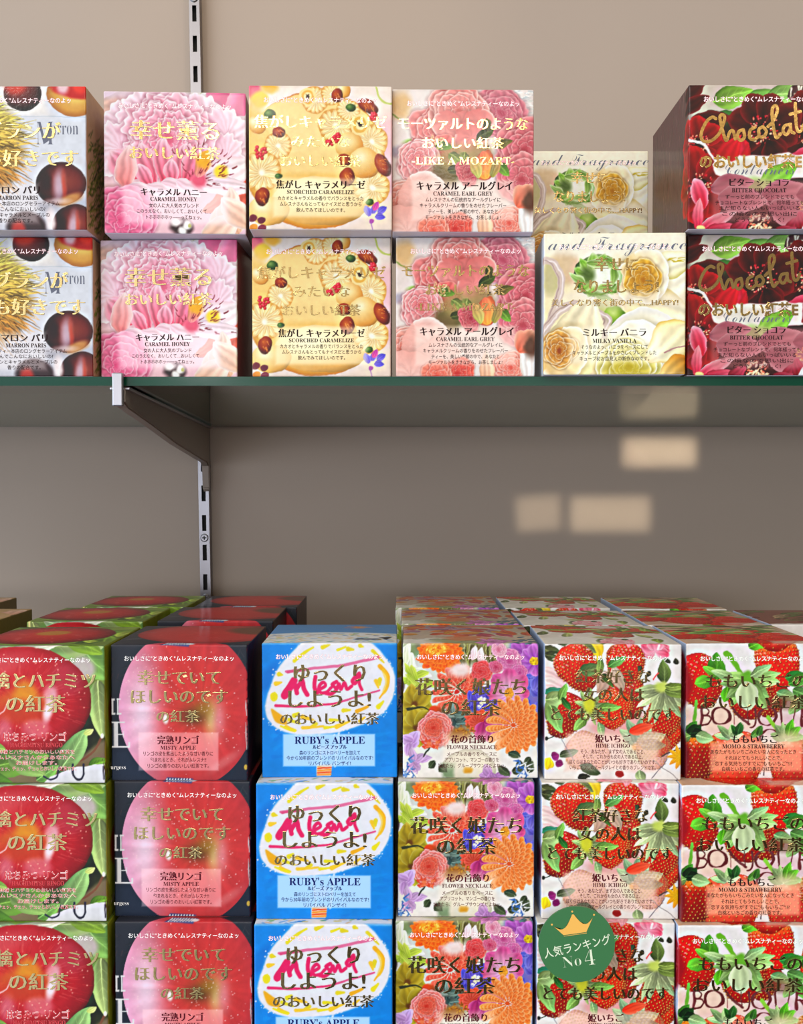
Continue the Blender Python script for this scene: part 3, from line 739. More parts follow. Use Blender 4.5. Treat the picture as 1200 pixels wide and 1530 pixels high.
def art_honey_apple():
    A = Art((120, 140, 70), 15)
    A.grad(-1, -1, 2, 1, (150, 168, 86), (92, 112, 60))
    A.mottle(.5, 5, 2)
    for (x, y, L, W, a, c) in ((.75, -.05, .42, .3, .75, (130, 170, 92)), (.5, .0, .5, .2, .0, (150, 170, 110)), (.15, -.02, .3, .12, .4, (170, 180, 140)), (.3, .05, .4, .12, -.2, (206, 200, 180)), (1.05, .35, .4, .22, 1.5, (150, 176, 110)), (.05, .0, .2, .1, 1.2, (170, 180, 110))):
        A.leaf(x, y, L, W, a, c)
    A.line([(.02, -.05), (.03, .1)], .014, (216, 210, 140)); A.ell(.84, .16, .09, .08, col=(196, 186, 180), soft=.05)
    A.ell(.88, .6, .09, .25, col=(52, 56, 40), al=.9, soft=.08); A.ell(.9, .78, .12, .14, col=(60, 62, 38), soft=.08)
    A.leaf(.95, .25, .42, .16, 1.5, (168, 186, 120))
    A.ell(.4, .4, .505, .4, stops=[(0, (208, 60, 46)), (.35, (204, 46, 54)), (.72, (186, 34, 48)), (.93, (146, 22, 36)), (1, (100, 22, 30))], off=(-.1, -.1))
    for i in range(420):
        a = A.r.uniform(0, 6.28); q = A.r.uniform(.2, .9)
        x, y = .38 + .5 * q * math.cos(a), .42 + .39 * q * math.sin(a)
        A.line([(x, y), (x + .07 * math.cos(a), y + .055 * math.sin(a))], .009, [(230, 90, 80), (150, 16, 30), (240, 140, 120), (190, 30, 40)][A.r.randint(4)], .25, .003)
    A.ell(.22, .15, .22, .07, col=(226, 120, 120), al=.5, soft=.1, ang=-.3); A.ell(.72, .24, .12, .12, col=(190, 100, 120), al=.35, soft=.1)
    A.ell(.4, .43, .2, .11, col=(214, 112, 44), al=.9, soft=.09); A.ell(.42, .34, .08, .09, col=(226, 160, 40), al=.8, soft=.08); A.ell(.4, .48, .18, .09, col=(200, 66, 40), al=.8, soft=.08)
    A.ell(.59, .45, .035, .1, col=(250, 226, 236), al=.95, soft=.035, ang=.25); A.ell(.6, .35, .05, .06, col=(240, 190, 200), al=.7, soft=.05)
    A.ell(.27, .62, .05, .09, col=(236, 170, 186), al=.5, soft=.07); A.ell(.5, .6, .1, .07, col=(236, 150, 160), al=.6, soft=.05); A.line([(.2, .52), (.27, .47), (.3, .38)], .014, (244, 200, 206), .7, .004)
    for i in range(70):
        a = A.r.uniform(0, 6.28); q = A.r.uniform(.4, .92)
        A.ell(.4 + .5 * q * math.cos(a), .4 + .39 * q * math.sin(a), .0055, col=(250, 190, 170), al=.6)
    A.poly([(.1, .86), (.4, .9), (.7, .88), (1.0, .68), (1.02, .86), (.8, .96), (.4, 1.02), (.1, 1.0)], (150, 130, 100), .8, .04, True)
    A.line([(.98, .66), (.9, .78), (.75, .86), (.5, .93)], .02, (130, 90, 66), .9, .01)
    for (x, y, L, W, a, c) in ((.68, .9, .36, .16, -1.0, (150, 186, 120)), (.1, .9, .5, .2, -.2, (120, 160, 70)), (.0, .95, .4, .2, .3, (110, 160, 60)), (.5, .98, .2, .1, -.6, (130, 176, 96)), (.3, .8, .3, .16, .5, (140, 170, 100)), (.88, .88, .16, .1, -.3, (130, 170, 70)), (.66, .9, .12, .06, .4, (90, 120, 80)), (.1, .72, .18, .1, .2, (150, 176, 90))):
        A.leaf(x, y, L, W, a, c)
    A.ell(.98, .65, .012, .02, col=(250, 246, 220)); A.petal(.85, .64, .08, .05, -.5, (190, 206, 120), (214, 220, 150))
    A.poly([(.6, .95), (.78, .88), (1.0, .86), (1.0, 1.0), (.55, 1.0)], (222, 222, 228), 1)
    for x0 in (.51, .745, .895):
        pass
    A.line([(.765, .86), (.765, .93), (.785, .965), (.82, .965), (.84, .93), (.84, .86)], .014, (60, 60, 84))
    A.line([(.55, .95), (.6, .97), (.65, .945), (.665, .88)], .012, (70, 70, 90)); A.line([(.99, .88), (.99, .97)], .012, (70, 60, 70))
    # lid: the same apple seen over a green leaf
    A.rect(-1, -1, 2, -.03, (128, 146, 60), .6)
    for i in range(14):
        A.leaf(A.r.uniform(-.3, 1.1), A.r.uniform(-.95, -.02), .3, .15, A.r.uniform(0, 6.28), [(130, 160, 60), (170, 186, 80), (96, 124, 50)][i % 3])
    A.ell(.42, -.52, .5, .46, stops=[(0, (206, 120, 50)), (.25, (206, 52, 42)), (.7, (180, 30, 36)), (1, (110, 18, 26))], off=(0, 0))
    for i in range(140):
        a = A.r.uniform(0, 6.28); q = A.r.uniform(.3, .9)
        A.line([(.42 + .5 * q * math.cos(a), -.52 + .46 * q * math.sin(a)), (.42 + .5 * (q + .1) * math.cos(a), -.52 + .46 * (q + .1) * math.sin(a))], .01, [(230, 110, 90), (150, 20, 30), (244, 180, 170)][A.r.randint(3)], .35)
    A.ell(.44, -.56, .13, .12, col=(196, 140, 50), al=.9, soft=.06)
    A.rect(1.005, -.1, 2, 1, (176, 170, 30), .55)
    A.ell(1.4, .5, .3, .2, col=(150, 40, 24), al=.9, soft=.06)
    A.spray(40, 1.0, .85, 1.6, 1.0, [(110, 80, 60), (190, 170, 150)], .1, .01)
    return A.finish(.006, .5, 1.15, 1.05)


def art_misty_apple():
    A = Art((44, 44, 50), 17)
    A.grad(-1, -1, 2, 1, (52, 50, 54), (32, 40, 58))
    A.spray(70, 0, 0, 1, .3, [(70, 68, 74), (36, 36, 42), (84, 60, 60)], .06, .008, 0, 6.3, .5)
    A.rect(-1, .72, .4, 1, (28, 44, 70), .6, .12)
    A.rect(-.2, -.04, 1.0, .02, (70, 66, 70), .25, .03)
    cx, cy, rx, ry = .555, .47, .5, .585
    w = A.win(cx - rx, cy - ry, cx + rx, cy + ry); s, U, V = w
    X = (U - cx) / rx; Y = (V - cy) / ry; R = np.hypot(X, Y)
    C = np.stack([np.interp(R, [0, .5, .85, 1], q) for q in ((216, 212, 206, 186), (60, 54, 56, 52), (56, 52, 60, 62))], -1)
    k = np.clip((-X * .85 + .1 * Y - .18) * 1.3, 0, 1)[..., None]                      # pale bloom on the left cheek
    C = C + (np.array((238, 160, 200)) - C) * (k * 1.25).clip(0, 1)
    k2 = np.exp(-((X + .66) ** 2 / .05 + (Y - .02) ** 2 / .3))[..., None]
    C = C + (np.array((248, 220, 240)) - C) * k2 * .9
    D = np.hypot(X - .2, (Y - .04) * 1.15)
    k3 = np.exp(-D ** 2 / .07)[..., None]; C = C + (np.array((200, 66, 40)) - C) * k3
    ang = np.arctan2(Y - .04, X - .2)
    C = C * (1 + .1 * A.noise(np.cos(ang) * 3, np.sin(ang) * 3, 4, 2) + .06 * A.noise(ang * 3, D, 5, 5) - .08)[..., None]
    k4 = np.exp(-((X - .36) ** 2 / .012 + (Y - .12) ** 2 / .05))[..., None]; C = C + (np.array((240, 206, 130)) - C) * k4 * .95
    k5 = np.exp(-((X - .47) ** 2 / .01 + (Y - .12) ** 2 / .06))[..., None]; C = C + (np.array((236, 140, 160)) - C) * k5 * .7
    k6 = np.exp(-((X - .1) ** 2 / .035 + (Y - .1) ** 2 / .012))[..., None]; C = C + (np.array((70, 56, 24)) - C) * k6 * .85
    k7 = np.exp(-((X - .24) ** 2 / .02 + (Y - .0) ** 2 / .01))[..., None]; C = C + (np.array((150, 120, 30)) - C) * k7 * .7
    k8 = np.clip(Y - .55, 0, 1)[..., None]; C = C + (np.array((170, 60, 56)) - C) * k8 * .8
    A.put(s, C.clip(0, 255), A.cov((1 - R) * .5))
    for i in range(230):
        a = A.r.uniform(0, 6.28); q = A.r.uniform(.2, .95)
        A.ell(cx + rx * q * math.cos(a), cy + ry * q * math.sin(a), A.r.uniform(.003, .006), col=(255, 220, 220), al=A.r.uniform(.2, .55))
    A.ell(.83, .86, .12, .03, col=(226, 130, 130), al=.5, soft=.04, ang=-.6); A.panel(.2, .645, .785, .925, (250, 206, 212), .42, .012)
    A.ell(.4, .545, .02, .035, col=(250, 240, 236), soft=.015)
    A.ell(.985, .9, .012, .02, col=(190, 160, 70)); A.line([(.985, .41), (.995, .52)], .006, (200, 196, 200)); A.line([(.985, .57), (.995, .77)], .006, (190, 186, 190))
    wl = (228, 226, 230)
    for (x0, x1, y0, y1) in ((-.02, .028, .395, .41), (-.02, .03, .5, .515), (.0, .018, .4, .51), (.045, .055, .395, .515), (.042, .075, .5, .513), (.042, .07, .395, .405)):
        A.rect(x0, y0, x1, y1, wl, .95)
    for (x0, x1, y0, y1) in ((.0, .1, .565, .575), (.02, .05, .57, .755), (.0, .13, .745, .757), (.05, .09, .655, .663), (.088, .093, .635, .68), (.125, .137, .715, .757)):
        A.rect(x0, y0, x1, y1, wl, .95)
    # blue and white lettering strip crossing the front top edge, and again at the bottom
    for y0 in (-.075, .965):
        A.poly([(.36, y0 + .075), (.41, y0 + .01), (.6, y0 + .02), (.57, y0 + .09), (.45, y0 + .08)], (50, 70, 130), .95, .01)
        for i in range(9):
            x = .39 + i * .021
            A.line([(x, y0 + .07), (x + .018, y0 + .02), (x + .012, y0 + .06)], .007, (226, 230, 240))
        A.ell(.58, y0 + .05, .03, .02, col=(232, 232, 236), soft=.01)
    # lid and right side: the apple runs on over the black
    A.ell(.62, -.55, .55, .5, stops=[(0, (214, 70, 60)), (.4, (206, 56, 52)), (.8, (196, 62, 58)), (1, (150, 40, 40))])
    A.spray(70, .2, -.95, 1.0, -.1, [(236, 120, 110), (180, 36, 36)], .09, .012, 0, 6.3, .3)
    A.ell(.95, -.7, .2, .2, col=(86, 82, 50), al=.7, soft=.12)
    A.line([(.05, -.25), (.16, -.25)], .006, (150, 146, 150)); A.line([(.05, -.55), (.2, -.55)], .006, (150, 146, 150))
    A.spray(24, .8, -.2, .92, -.14, [(120, 30, 30)], .02, .008, 0, .1)
    A.rect(1.005, -1, 2, 1, (44, 18, 26), 1)
    for i in range(46):
        y = A.r.uniform(-.1, 1.1); A.line([(1.0, y), (2.0, y - .75)], .014, [(110, 26, 34), (28, 16, 24), (70, 20, 40)][A.r.randint(3)], .6)
    A.rect(1.01, .41, 1.04, .425, wl, .8); A.rect(1.01, .57, 1.03, .77, wl, .6)
    return A.finish(0, .25, 1.05, 1.0)


def art_ruby():
    A = Art((8, 138, 226), 19)
    A.mottle(.1, 7, 3)
    A.spray(60, 0, .1, 1, 1, [(20, 120, 214), (30, 156, 236)], .12, .03, -.8, .2, .35)
    A.ell(.06, .25, .06, .12, col=(20, 110, 200), al=.5, soft=.05, ang=.6)
    W = (238, 238, 246)
    B = [(.36, -.05), (.24, .055), (.115, .2), (.035, .4), (.03, .53), (.1, .62), (.23, .675), (.4, .68), (.58, .655), (.75, .6), (.88, .53), (.965, .42), (.985, .3), (.965, .19), (.9, .09), (.78, -.02), (.6, -.06)]
    A.poly(B, (120, 190, 240), .8, .05, True); A.poly(B, W, 1, .012, True)
    for i in range(130):
        t = A.r.rand() * len(B); i0 = int(t); f = t - i0
        p = np.array(B[i0]) * (1 - f) + np.array(B[(i0 + 1) % len(B)]) * f
        A.ell(p[0] + A.r.uniform(-.035, .035), p[1] + A.r.uniform(-.02, .04), A.r.uniform(.003, .007), col=W, al=.9)
    Y1, Y2, O = (234, 222, 40), (246, 206, 60), (240, 180, 20)
    for P in ([(.24, .13), (.32, .07), (.38, .03)], [(.45, .03), (.5, .01)], [(.56, .05), (.62, .03)], [(.64, .045), (.68, .05)], [(.73, .02), (.75, .03)], [(.82, .06), (.9, .14)], [(.86, .1), (.84, .09)], [(.1, .3), (.14, .29)], [(.08, .4), (.09, .37)], [(.13, .23), (.15, .235)], [(.84, .28), (.86, .33)], [(.87, .27), (.87, .31)],
              [(.24, .54), (.27, .52)], [(.6, .5), (.65, .5)], [(.86, .47), (.9, .43)], [(.4, .6), (.36, .62)], [(.18, .62), (.25, .65)], [(.3, .63), (.45, .62)], [(.46, .63), (.53, .62)], [(.55, .62), (.65, .58)], [(.5, .57), (.58, .57)], [(.2, .57), (.28, .6)], [(.3, .55), (.38, .57)], [(.72, .58), (.76, .55)]):
        A.line(P, A.r.uniform(.022, .038), [Y1, Y2, (230, 214, 50)][A.r.randint(3)], 1, .014)
    A.line([(.87, .17), (.93, .24), (.925, .33), (.87, .405)], .035, O, 1, .012); A.line([(.895, .2), (.925, .28), (.905, .36)], .03, Y2, .6)
    A.poly([(.065, .49), (.12, .52), (.17, .56), (.19, .6), (.14, .6), (.09, .57)], (236, 176, 20), 1, .008, True)
    A.line([(.24, .65), (.2, .64), (.14, .615)], .025, Y1, 1, .015); A.line([(.7, .51), (.78, .47)], .028, O, 1, .02); A.ell(.085, .4, .028, .035, col=Y1)
    K, K2 = (228, 40, 110), (226, 110, 156)
    A.line([(.18, .21), (.35, .19), (.6, .165), (.86, .105)], .02, K2, .9, .022); A.line([(.19, .215), (.3, .195)], .018, (222, 90, 140), 1)
    A.line([(.1, .465), (.3, .47), (.55, .44), (.87, .35)], .022, K, .95, .012); A.line([(.6, .43), (.87, .352)], .018, K2, .8, .01)
    for P, w in (([(.165, .39), (.19, .345), (.235, .275)], .055), ([(.235, .275), (.245, .33), (.255, .37)], .034), ([(.25, .345), (.295, .27)], .03), ([(.295, .27), (.305, .33), (.335, .38)], .036), ([(.395, .25), (.385, .32), (.405, .37)], .03),
                 ([(.42, .345), (.465, .315), (.45, .29), (.42, .32), (.43, .365), (.475, .36), (.505, .33)], .024), ([(.55, .285), (.515, .305), (.545, .34), (.51, .375), (.47, .37)], .026), ([(.545, .35), (.565, .3), (.58, .34), (.605, .295), (.625, .34), (.66, .32)], .024),
                 ([(.715, .225), (.665, .28), (.685, .3), (.72, .24), (.715, .29), (.735, .345)], .026)):
        A.line(P, w, K)
    A.panel(.155, .675, .835, .915, (178, 206, 240), .86, .012)
    A.line([(.42, .66), (.435, .92)], .016, (238, 238, 246), .6); A.line([(.57, .65), (.535, .92)], .016, (238, 238, 246), .6); A.ell(.48, .8, .06, .04, col=(240, 150, 180), al=.4, soft=.04)
    A.poly([(.4, .905), (.515, .905), (.505, .99), (.405, .99)], (240, 236, 230), 1, .006)
    for i in range(5):
        A.line([(.412, .917 + .016 * i), (.506, .912 + .016 * i)], .012, [(240, 150, 30), (226, 84, 30)][i % 2])
    # lid: white band with painted dabs, then pale blue
    A.rect(-1, -1, 2, -.42, (96, 152, 206), 1); A.rect(-1, -.46, 2, -.005, (240, 240, 238), 1, .05)
    for i in range(130):
        x = A.r.uniform(-.05, 1.05); y = A.r.uniform(-.42, -.02)
        A.line([(x, y), (x + A.r.uniform(.02, .05), y + A.r.uniform(-.03, .03))], .02, [(40, 130, 210), (230, 200, 80), (110, 170, 220), (236, 190, 140), (140, 190, 120)][A.r.randint(5)], .8, .012)
    A.spray(16, .55, -.85, .75, -.72, [(220, 130, 60), (230, 170, 90)], .06, .03, 0, .4)
    A.rect(.69, -.2, .88, -.13, (60, 60, 62), .55, .02); A.poly([(.86, -.25), (.96, -.3), (.92, -.14), (.9, -.18)], (40, 40, 44), .9)
    A.rect(1.005, -1, 2, 1, (10, 96, 170), .5); A.rect(-1, -1, -.005, 1, (10, 96, 170), .5)
    return A.finish(.004, .15, 1.06, 1.08, .03)


def art_flowers():
    A = Art((226, 222, 214), 21)
    A.grad(-1, -1, 2, 1, (190, 184, 150), (238, 234, 230))
    A.rect(.3, -.05, .75, .16, (126, 112, 66), .85, .08); A.spray(60, .4, -.05, .75, .16, [(160, 160, 80), (96, 88, 50), (190, 186, 130), (120, 100, 60)], .12, .012, 1.2, 1.9)
    A.rect(.0, -.03, .14, .1, (130, 150, 96), .8, .04); A.rect(.1, -.03, .25, .05, (130, 100, 80), .6, .04)
    for i in range(14):
        A.petal(.02 + A.r.uniform(-.03, .08), .14 + A.r.uniform(-.06, .1), .16, .07, A.r.uniform(0, 6.28), (226, 236, 190), (240, 244, 222), (250, 252, 240))
    for i in range(16):
        A.petal(.08 + A.r.uniform(-.05, .07), .28 + A.r.uniform(-.05, .08), .12, .05, A.r.uniform(0, 6.28), (170, 196, 60), (214, 224, 110))
    for i in range(16):
        A.petal(.6 + A.r.uniform(-.1, .1), .17 + A.r.uniform(-.06, .06), .12, .06, A.r.uniform(0, 6.28), (240, 200, 200), (250, 240, 240))
    A.rect(.8, -.05, 1.1, .55, (120, 104, 190), .9, .06)
    A.daisy(.93, .1, .16, 8, (150, 60, 160), (190, 110, 200), (214, 150, 220), (220, 170, 50), .2)
    for i in range(22):
        A.petal(.95 + A.r.uniform(-.07, .07), .32 + A.r.uniform(-.1, .1), .1, .07, A.r.uniform(0, 6.28), (92, 84, 190), (140, 130, 220), (160, 156, 230))
    A.daisy(.97, .12, .13, 8, (160, 70, 170), (200, 120, 206), (220, 160, 226), (226, 176, 50), .25)
    A.rose(.78, .13, .1, (196, 80, 140), (226, 140, 186), (244, 190, 214), rings=3); A.rose(.72, .05, .06, (214, 120, 150), (240, 180, 200), (250, 220, 230), rings=2); A.rose(.85, .21, .07, (190, 70, 140), (220, 120, 176), (240, 180, 210), rings=3)
    A.daisy(.275, .075, .175, 22, (236, 70, 10), (252, 110, 20), (255, 160, 60), None, W=.7, rings=3, sq=.85)
    A.ell(.26, .04, .08, .045, col=(250, 170, 40), soft=.03); A.stamens(.26, .04, .08, 60, [(255, 210, 90), (240, 120, 20)], 0, .6)
    A.dahlia(.4, .36, .2, (214, 60, 50), (240, 110, 84), (252, 170, 140), 6, 16, .8)
    A.ell(.42, .2, .08, .05, col=(246, 220, 214), soft=.05); A.rose(.58, .21, .08, (206, 50, 56), (236, 96, 96), (248, 160, 160), rings=4); A.rose(.68, .18, .05, (190, 60, 100), (220, 110, 140), (240, 170, 190), rings=3)
    A.daisy(.78, .37, .18, 8, (246, 226, 234), (204, 56, 130), (232, 130, 180), (236, 160, 60), .22, W=.6)
    A.petal(.76, .42, .2, .1, 1.5, (240, 190, 214), (186, 36, 110), (214, 90, 150)); A.petal(.82, .4, .2, .11, .9, (240, 190, 214), (190, 40, 116), (220, 100, 156))
    for i in range(26):
        A.petal(.58 + A.r.uniform(-.09, .09), .43 + A.r.uniform(-.09, .08), .09, .06, A.r.uniform(0, 6.28), (76, 60, 176), (112, 92, 206), (150, 140, 226))
    A.stamens(.58, .43, .04, 20, [(240, 236, 250), (250, 240, 200)], 0, 1, .009)
    for (x, y, r) in ((.08, .46, .16), (.1, .62, .16)):
        for i in range(6):
            A.petal(x, y, r, r * .85, i * 1.05 + .3, (150, 124, 16), (196, 176, 50), (214, 200, 90))
        A.ell(x, y, .025, col=(120, 80, 20), soft=.02)
    A.line([(.03, .5), (.14, .48), (.2, .51)], .02, (66, 70, 40), .9, .01); A.ell(.24, .51, .045, .04, col=(226, 86, 30), soft=.015)
    A.rect(.28, .5, .5, .66, (84, 96, 90), .8, .07)
    for i in range(12):
        A.leaf(.38 + A.r.uniform(-.06, .08), .56 + A.r.uniform(-.05, .05), .09, .06, A.r.uniform(0, 6.28), [(110, 130, 120), (84, 104, 100), (140, 150, 140)][i % 3])
    A.daisy(.56, .58, .12, 14, (190, 50, 40), (222, 84, 60), (240, 130, 110), None, W=.7, rings=2, sq=.8)
    for a in (.2, .7, 1.3, 2.0, -.3):
        A.petal(.6, .58, .15, .1, a, (170, 40, 100), (206, 80, 140), (232, 140, 180))
    A.rose(.24, .645, .14, (222, 76, 66), (240, 140, 130), (250, 206, 200), rings=5, wav=.05, nw=7, petals=7); A.rose(.23, .63, .07, (206, 60, 44), (234, 110, 90), (244, 150, 130), rings=3)
    A.dahlia(.83, .6, .215, (226, 96, 30), (244, 142, 70), (254, 196, 140), 8, 17, .85)
    A.ell(.5, .93, .2, .14, stops=[(0, (240, 234, 214)), (.8, (226, 220, 200)), (1, (180, 176, 160))]); A.ell(.42, .68, .08, .05, col=(170, 110, 50), soft=.04); A.stamens(.46, .65, .07, 40, [(200, 140, 40), (150, 90, 30)], 0, .6)
    for i in range(8):
        A.petal(.06 + A.r.uniform(-.02, .03), .74 + A.r.uniform(-.03, .05), .1, .08, A.r.uniform(0, 6.28), (186, 140, 200), (214, 180, 224), (230, 206, 236))
        A.petal(.1 + A.r.uniform(-.03, .05), .87 + A.r.uniform(-.02, .02), .09, .06, A.r.uniform(0, 6.28), (190, 150, 200), (214, 186, 220))
        A.petal(.68 + A.r.uniform(-.04, .03), .97 + A.r.uniform(-.03, .03), .1, .08, A.r.uniform(0, 6.28), (180, 130, 190), (206, 170, 216))
    A.spray(24, .15, .72, .26, .78, [(226, 90, 60), (240, 130, 90)], .03, .016); A.line([(.19, .78), (.16, .84)], .01, (70, 70, 60))
    A.rect(.3, .9, .38, 1.0, (120, 150, 110), .8, .04); A.ell(.48, .95, .03, .02, col=(226, 170, 60), soft=.015)
    for (x, y, L, a) in ((.78, .8, .1, .4), (.86, .86, .1, 1.5), (.8, .95, .12, -.3), (.95, .85, .1, 2.2), (.93, .97, .1, -1.2), (.72, .9, .1, .9), (.25, .88, .07, 2.4), (.28, .92, .06, .6)):
        A.leaf(x, y, L, .06, a, (92, 104, 80))
    for x0, x1 in ((-.02, .08), (.83, .93)):
        A.spray(30, x0, .86, x1, 1.0, [(70, 120, 190), (120, 160, 214), (236, 240, 246)], .05, .012)
    A.panel(.3, .67, .72, .93, (244, 226, 200), .4, .05)
    # lid
    A.rect(-1, -1, 2, -.012, (196, 170, 150), .75); A.rect(-1, -.2, .3, 0, (240, 236, 226), .8, .06)
    for i in range(60):
        x, y = A.r.uniform(0, 1), A.r.uniform(-1, -.35)
        A.petal(x, y, .2, .1, A.r.uniform(0, 6.28), *[((190, 90, 60), (226, 120, 80)), ((170, 70, 90), (210, 110, 120)), ((200, 150, 60), (220, 130, 70)), ((150, 110, 130), (190, 150, 160))][A.r.randint(4)])
    A.ell(.5, -.12, .3, .12, col=(150, 156, 110), al=.7, soft=.05); A.ell(.5, -.2, .2, .1, col=(214, 130, 90), al=.8, soft=.05)
    for i in range(20):
        A.petal(A.r.uniform(.6, .75), A.r.uniform(-.15, -.02), .1, .06, A.r.uniform(0, 6.28), (190, 110, 160), (214, 150, 190)); A.leaf(A.r.uniform(.85, 1.0), A.r.uniform(-.25, .0), .08, .04, A.r.uniform(0, 6.28), (96, 120, 130))
    A.spray(30, 0, -.3, 1, -.05, [(90, 80, 70), (120, 140, 90), (240, 236, 226)], .1, .01, -.3, .3)
    A.rect(-1, -1, -.005, 1, (60, 30, 28), .8); A.rect(1.005, -1, 2, 1, (120, 140, 196), .7)
    return A.finish(.013, .5, 1.1, 1.0)


def art_hime():
    A = Art((236, 230, 226), 23)
    A.mottle(.05, 4)
    A.leaf(-.02, .02, .2, .1, .55, (120, 124, 84)); A.leaf(.0, .07, .16, .08, .3, (96, 100, 66)); A.petal(.34, -.06, .2, .13, 1.3, (246, 220, 90), (236, 196, 30)); A.leaf(.22, -.06, .2, .1, .7, (130, 130, 80))
    A.leaf(.1, .0, .09, .05, -.3, (80, 80, 50)); A.spray(10, .1, -.03, .25, .02, [(110, 110, 70)], .03, .008)
    for (x, y, c) in ((.03, .2, (240, 170, 170)), (.04, .27, (236, 190, 186)), (.02, .33, (226, 150, 150))):
        A.petal(x - .06, y, .2, .13, .45, (250, 236, 232), c, (250, 216, 214))
    A.petal(-.02, .36, .16, .06, -.15, (60, 140, 110), (110, 170, 140)); A.petal(.0, .39, .16, .05, .1, (240, 190, 186), (226, 150, 150))
    for a in (-.4, -.1, .25, 2.8, 3.2, 3.6, -1.3, -1.8):
        A.petal(.81, .05, .11, .09, a, (244, 170, 190), (222, 80, 110), (250, 214, 220))
    A.line([(.84, .0), (.83, .04)], .01, (250, 250, 250))
    # fruit
    A.ell(.62, .62, .3, .12, col=(214, 120, 110), al=.6, soft=.08)
    A.berry(.6, .39, .15, 1.2, 1.1, (206, 70, 60), (176, 40, 40)); A.berry(.83, .66, .17, 2.2, 1.1, (236, 80, 40), (190, 50, 30))
    A.berry(.24, .175, .155, 1.05, 1.2, (238, 74, 50), (178, 22, 22)); A.berry(.585, .145, .15, 1.75, 1.1, (238, 70, 50), (190, 24, 26))
    A.berry(.15, .53, .15, 2.0, 1.15, (214, 46, 34), (150, 16, 18)); A.berry(.5, .48, .135, 1.9, 1.15, (244, 92, 40), (206, 40, 22)); A.berry(.87, .54, .14, 1.9, 1.1, (232, 56, 34), (176, 24, 22))
    for p in ((.46, .2, 2.0), (.5, .17, 1.2)):
        A.petal(p[0], p[1], .18, .1, p[2], (214, 190, 170), (190, 150, 130))
    A.leaf(.26, .19, .16, .1, -.05, (120, 136, 84)); A.leaf(.4, .1, .14, .06, 1.6, (150, 170, 96)); A.leaf(.46, .17, .16, .07, -.5, (120, 160, 90)); A.leaf(.42, .22, .12, .05, .9, (90, 110, 60))
    A.leaf(.02, .56, .2, .1, -1.3, (160, 190, 120)); A.leaf(.0, .42, .16, .12, -.2, (170, 196, 130)); A.leaf(.03, .46, .22, .1, 1.1, (150, 186, 110)); A.leaf(.1, .42, .14, .07, -1.2, (140, 180, 96)); A.leaf(.12, .4, .12, .05, .9, (70, 110, 50))
    A.calyx(.33, .46, .15, -2.6, 3.7, 9, (186, 200, 130), None, .3); A.ell(.33, .45, .045, .06, col=(206, 206, 70), soft=.03); A.leaf(.4, .47, .16, .07, -.1, (150, 180, 90)); A.leaf(.3, .55, .12, .07, 2.3, (150, 180, 100)); A.leaf(.4, .58, .13, .05, 1.4, (176, 196, 140))
    A.leaf(.87, .28, .17, .11, -1.6, (116, 134, 80)); 
    A.calyx(.86, .32, .26, .2, 3.2, 9, (196, 208, 156), None, .26); A.ell(.86, .31, .06, .04, col=(196, 210, 110), soft=.03); A.leaf(.88, .33, .2, .07, .3, (130, 150, 80)); A.leaf(.88, .3, .18, .06, .1, (150, 170, 90))
    A.line([(.79, .26), (.82, .21)], .01, (226, 100, 100))
    for (x, y) in ((.7, .16), (.76, .2), (.92, .12), (.96, .14)):
        A.leaf(x, y, .05, .03, A.r.uniform(0, 6), (80, 80, 60))
    # lower half
    A.rect(.16, .66, .84, .93, (236, 190, 176), .7, .05)
    A.berry(.32, .8, .15, .4, 1.1, (236, 150, 130), (226, 120, 104), .45); A.ell(.7, .73, .14, .13, col=(214, 214, 170), al=.8, soft=.06); A.calyx(.7, .73, .2, -2.7, .3, 6, (190, 206, 160), None, .4); A.ell(.68, .75, .03, .025, col=(226, 150, 80), soft=.03)
    A.petal(.62, .65, .2, .08, -.3, (226, 70, 40), (236, 110, 80)); A.berry(.8, .78, .13, 1.6, 1.1, (222, 150, 130), (206, 110, 96), .5)
    A.panel(.17, .66, .83, .93, (244, 222, 206), .42, .05)
    A.petal(.06, .83, .06, .06, -.3, (150, 60, 120), (170, 80, 140)); A.petal(.09, .86, .06, .06, .4, (140, 50, 110), (160, 70, 130)); A.petal(.05, .84, .09, .08, 1.9, (246, 226, 60), (240, 206, 20))
    A.leaf(.12, .82, .13, .06, -.25, (120, 124, 100)); A.leaf(.27, .9, .16, .07, .4, (80, 90, 66)); A.leaf(.25, .99, .09, .05, -.2, (60, 60, 50)); A.ell(.02, .7, .012, .016, col=(50, 50, 40)); A.line([(.03, .7), (.07, .68)], .007, (60, 60, 50))
    A.line([(.11, .67), (.22, .86)], .004, (140, 130, 140)); A.line([(.8, .85), (.98, 1.0)], .005, (150, 140, 140)); A.line([(.86, .82), (1.0, .76)], .012, (110, 90, 80)); A.line([(.78, .98), (.9, .85)], .005, (120, 110, 120))
    A.ell(.55, .96, .035, .022, col=(170, 50, 40)); A.leaf(.7, .92, .1, .07, 1.4, (180, 196, 150))
    for a in range(10):
        A.petal(1.0, .83, .1, .035, a * .63, (236, 190, 40), (230, 160, 30))
    # lid
    A.rect(-1, -1, 2, -.012, (232, 222, 206), .6)
    for i in range(9):
        A.berry(A.r.uniform(.1, .95), A.r.uniform(-.95, -.4), .15, A.r.uniform(0, 3), 1.1, (222, 90, 60), (180, 60, 46), .9, None, .6)
    for i in range(26):
        A.leaf(A.r.uniform(0, .95), A.r.uniform(-.95, -.08), .2, .09, A.r.uniform(0, 6.28), [(120, 130, 80), (160, 176, 90), (190, 196, 130)][i % 3])
    for i in range(10):
        A.petal(A.r.uniform(.45, .7), A.r.uniform(-.2, -.05), .14, .08, A.r.uniform(0, 6.28), (240, 190, 190), (236, 150, 160))
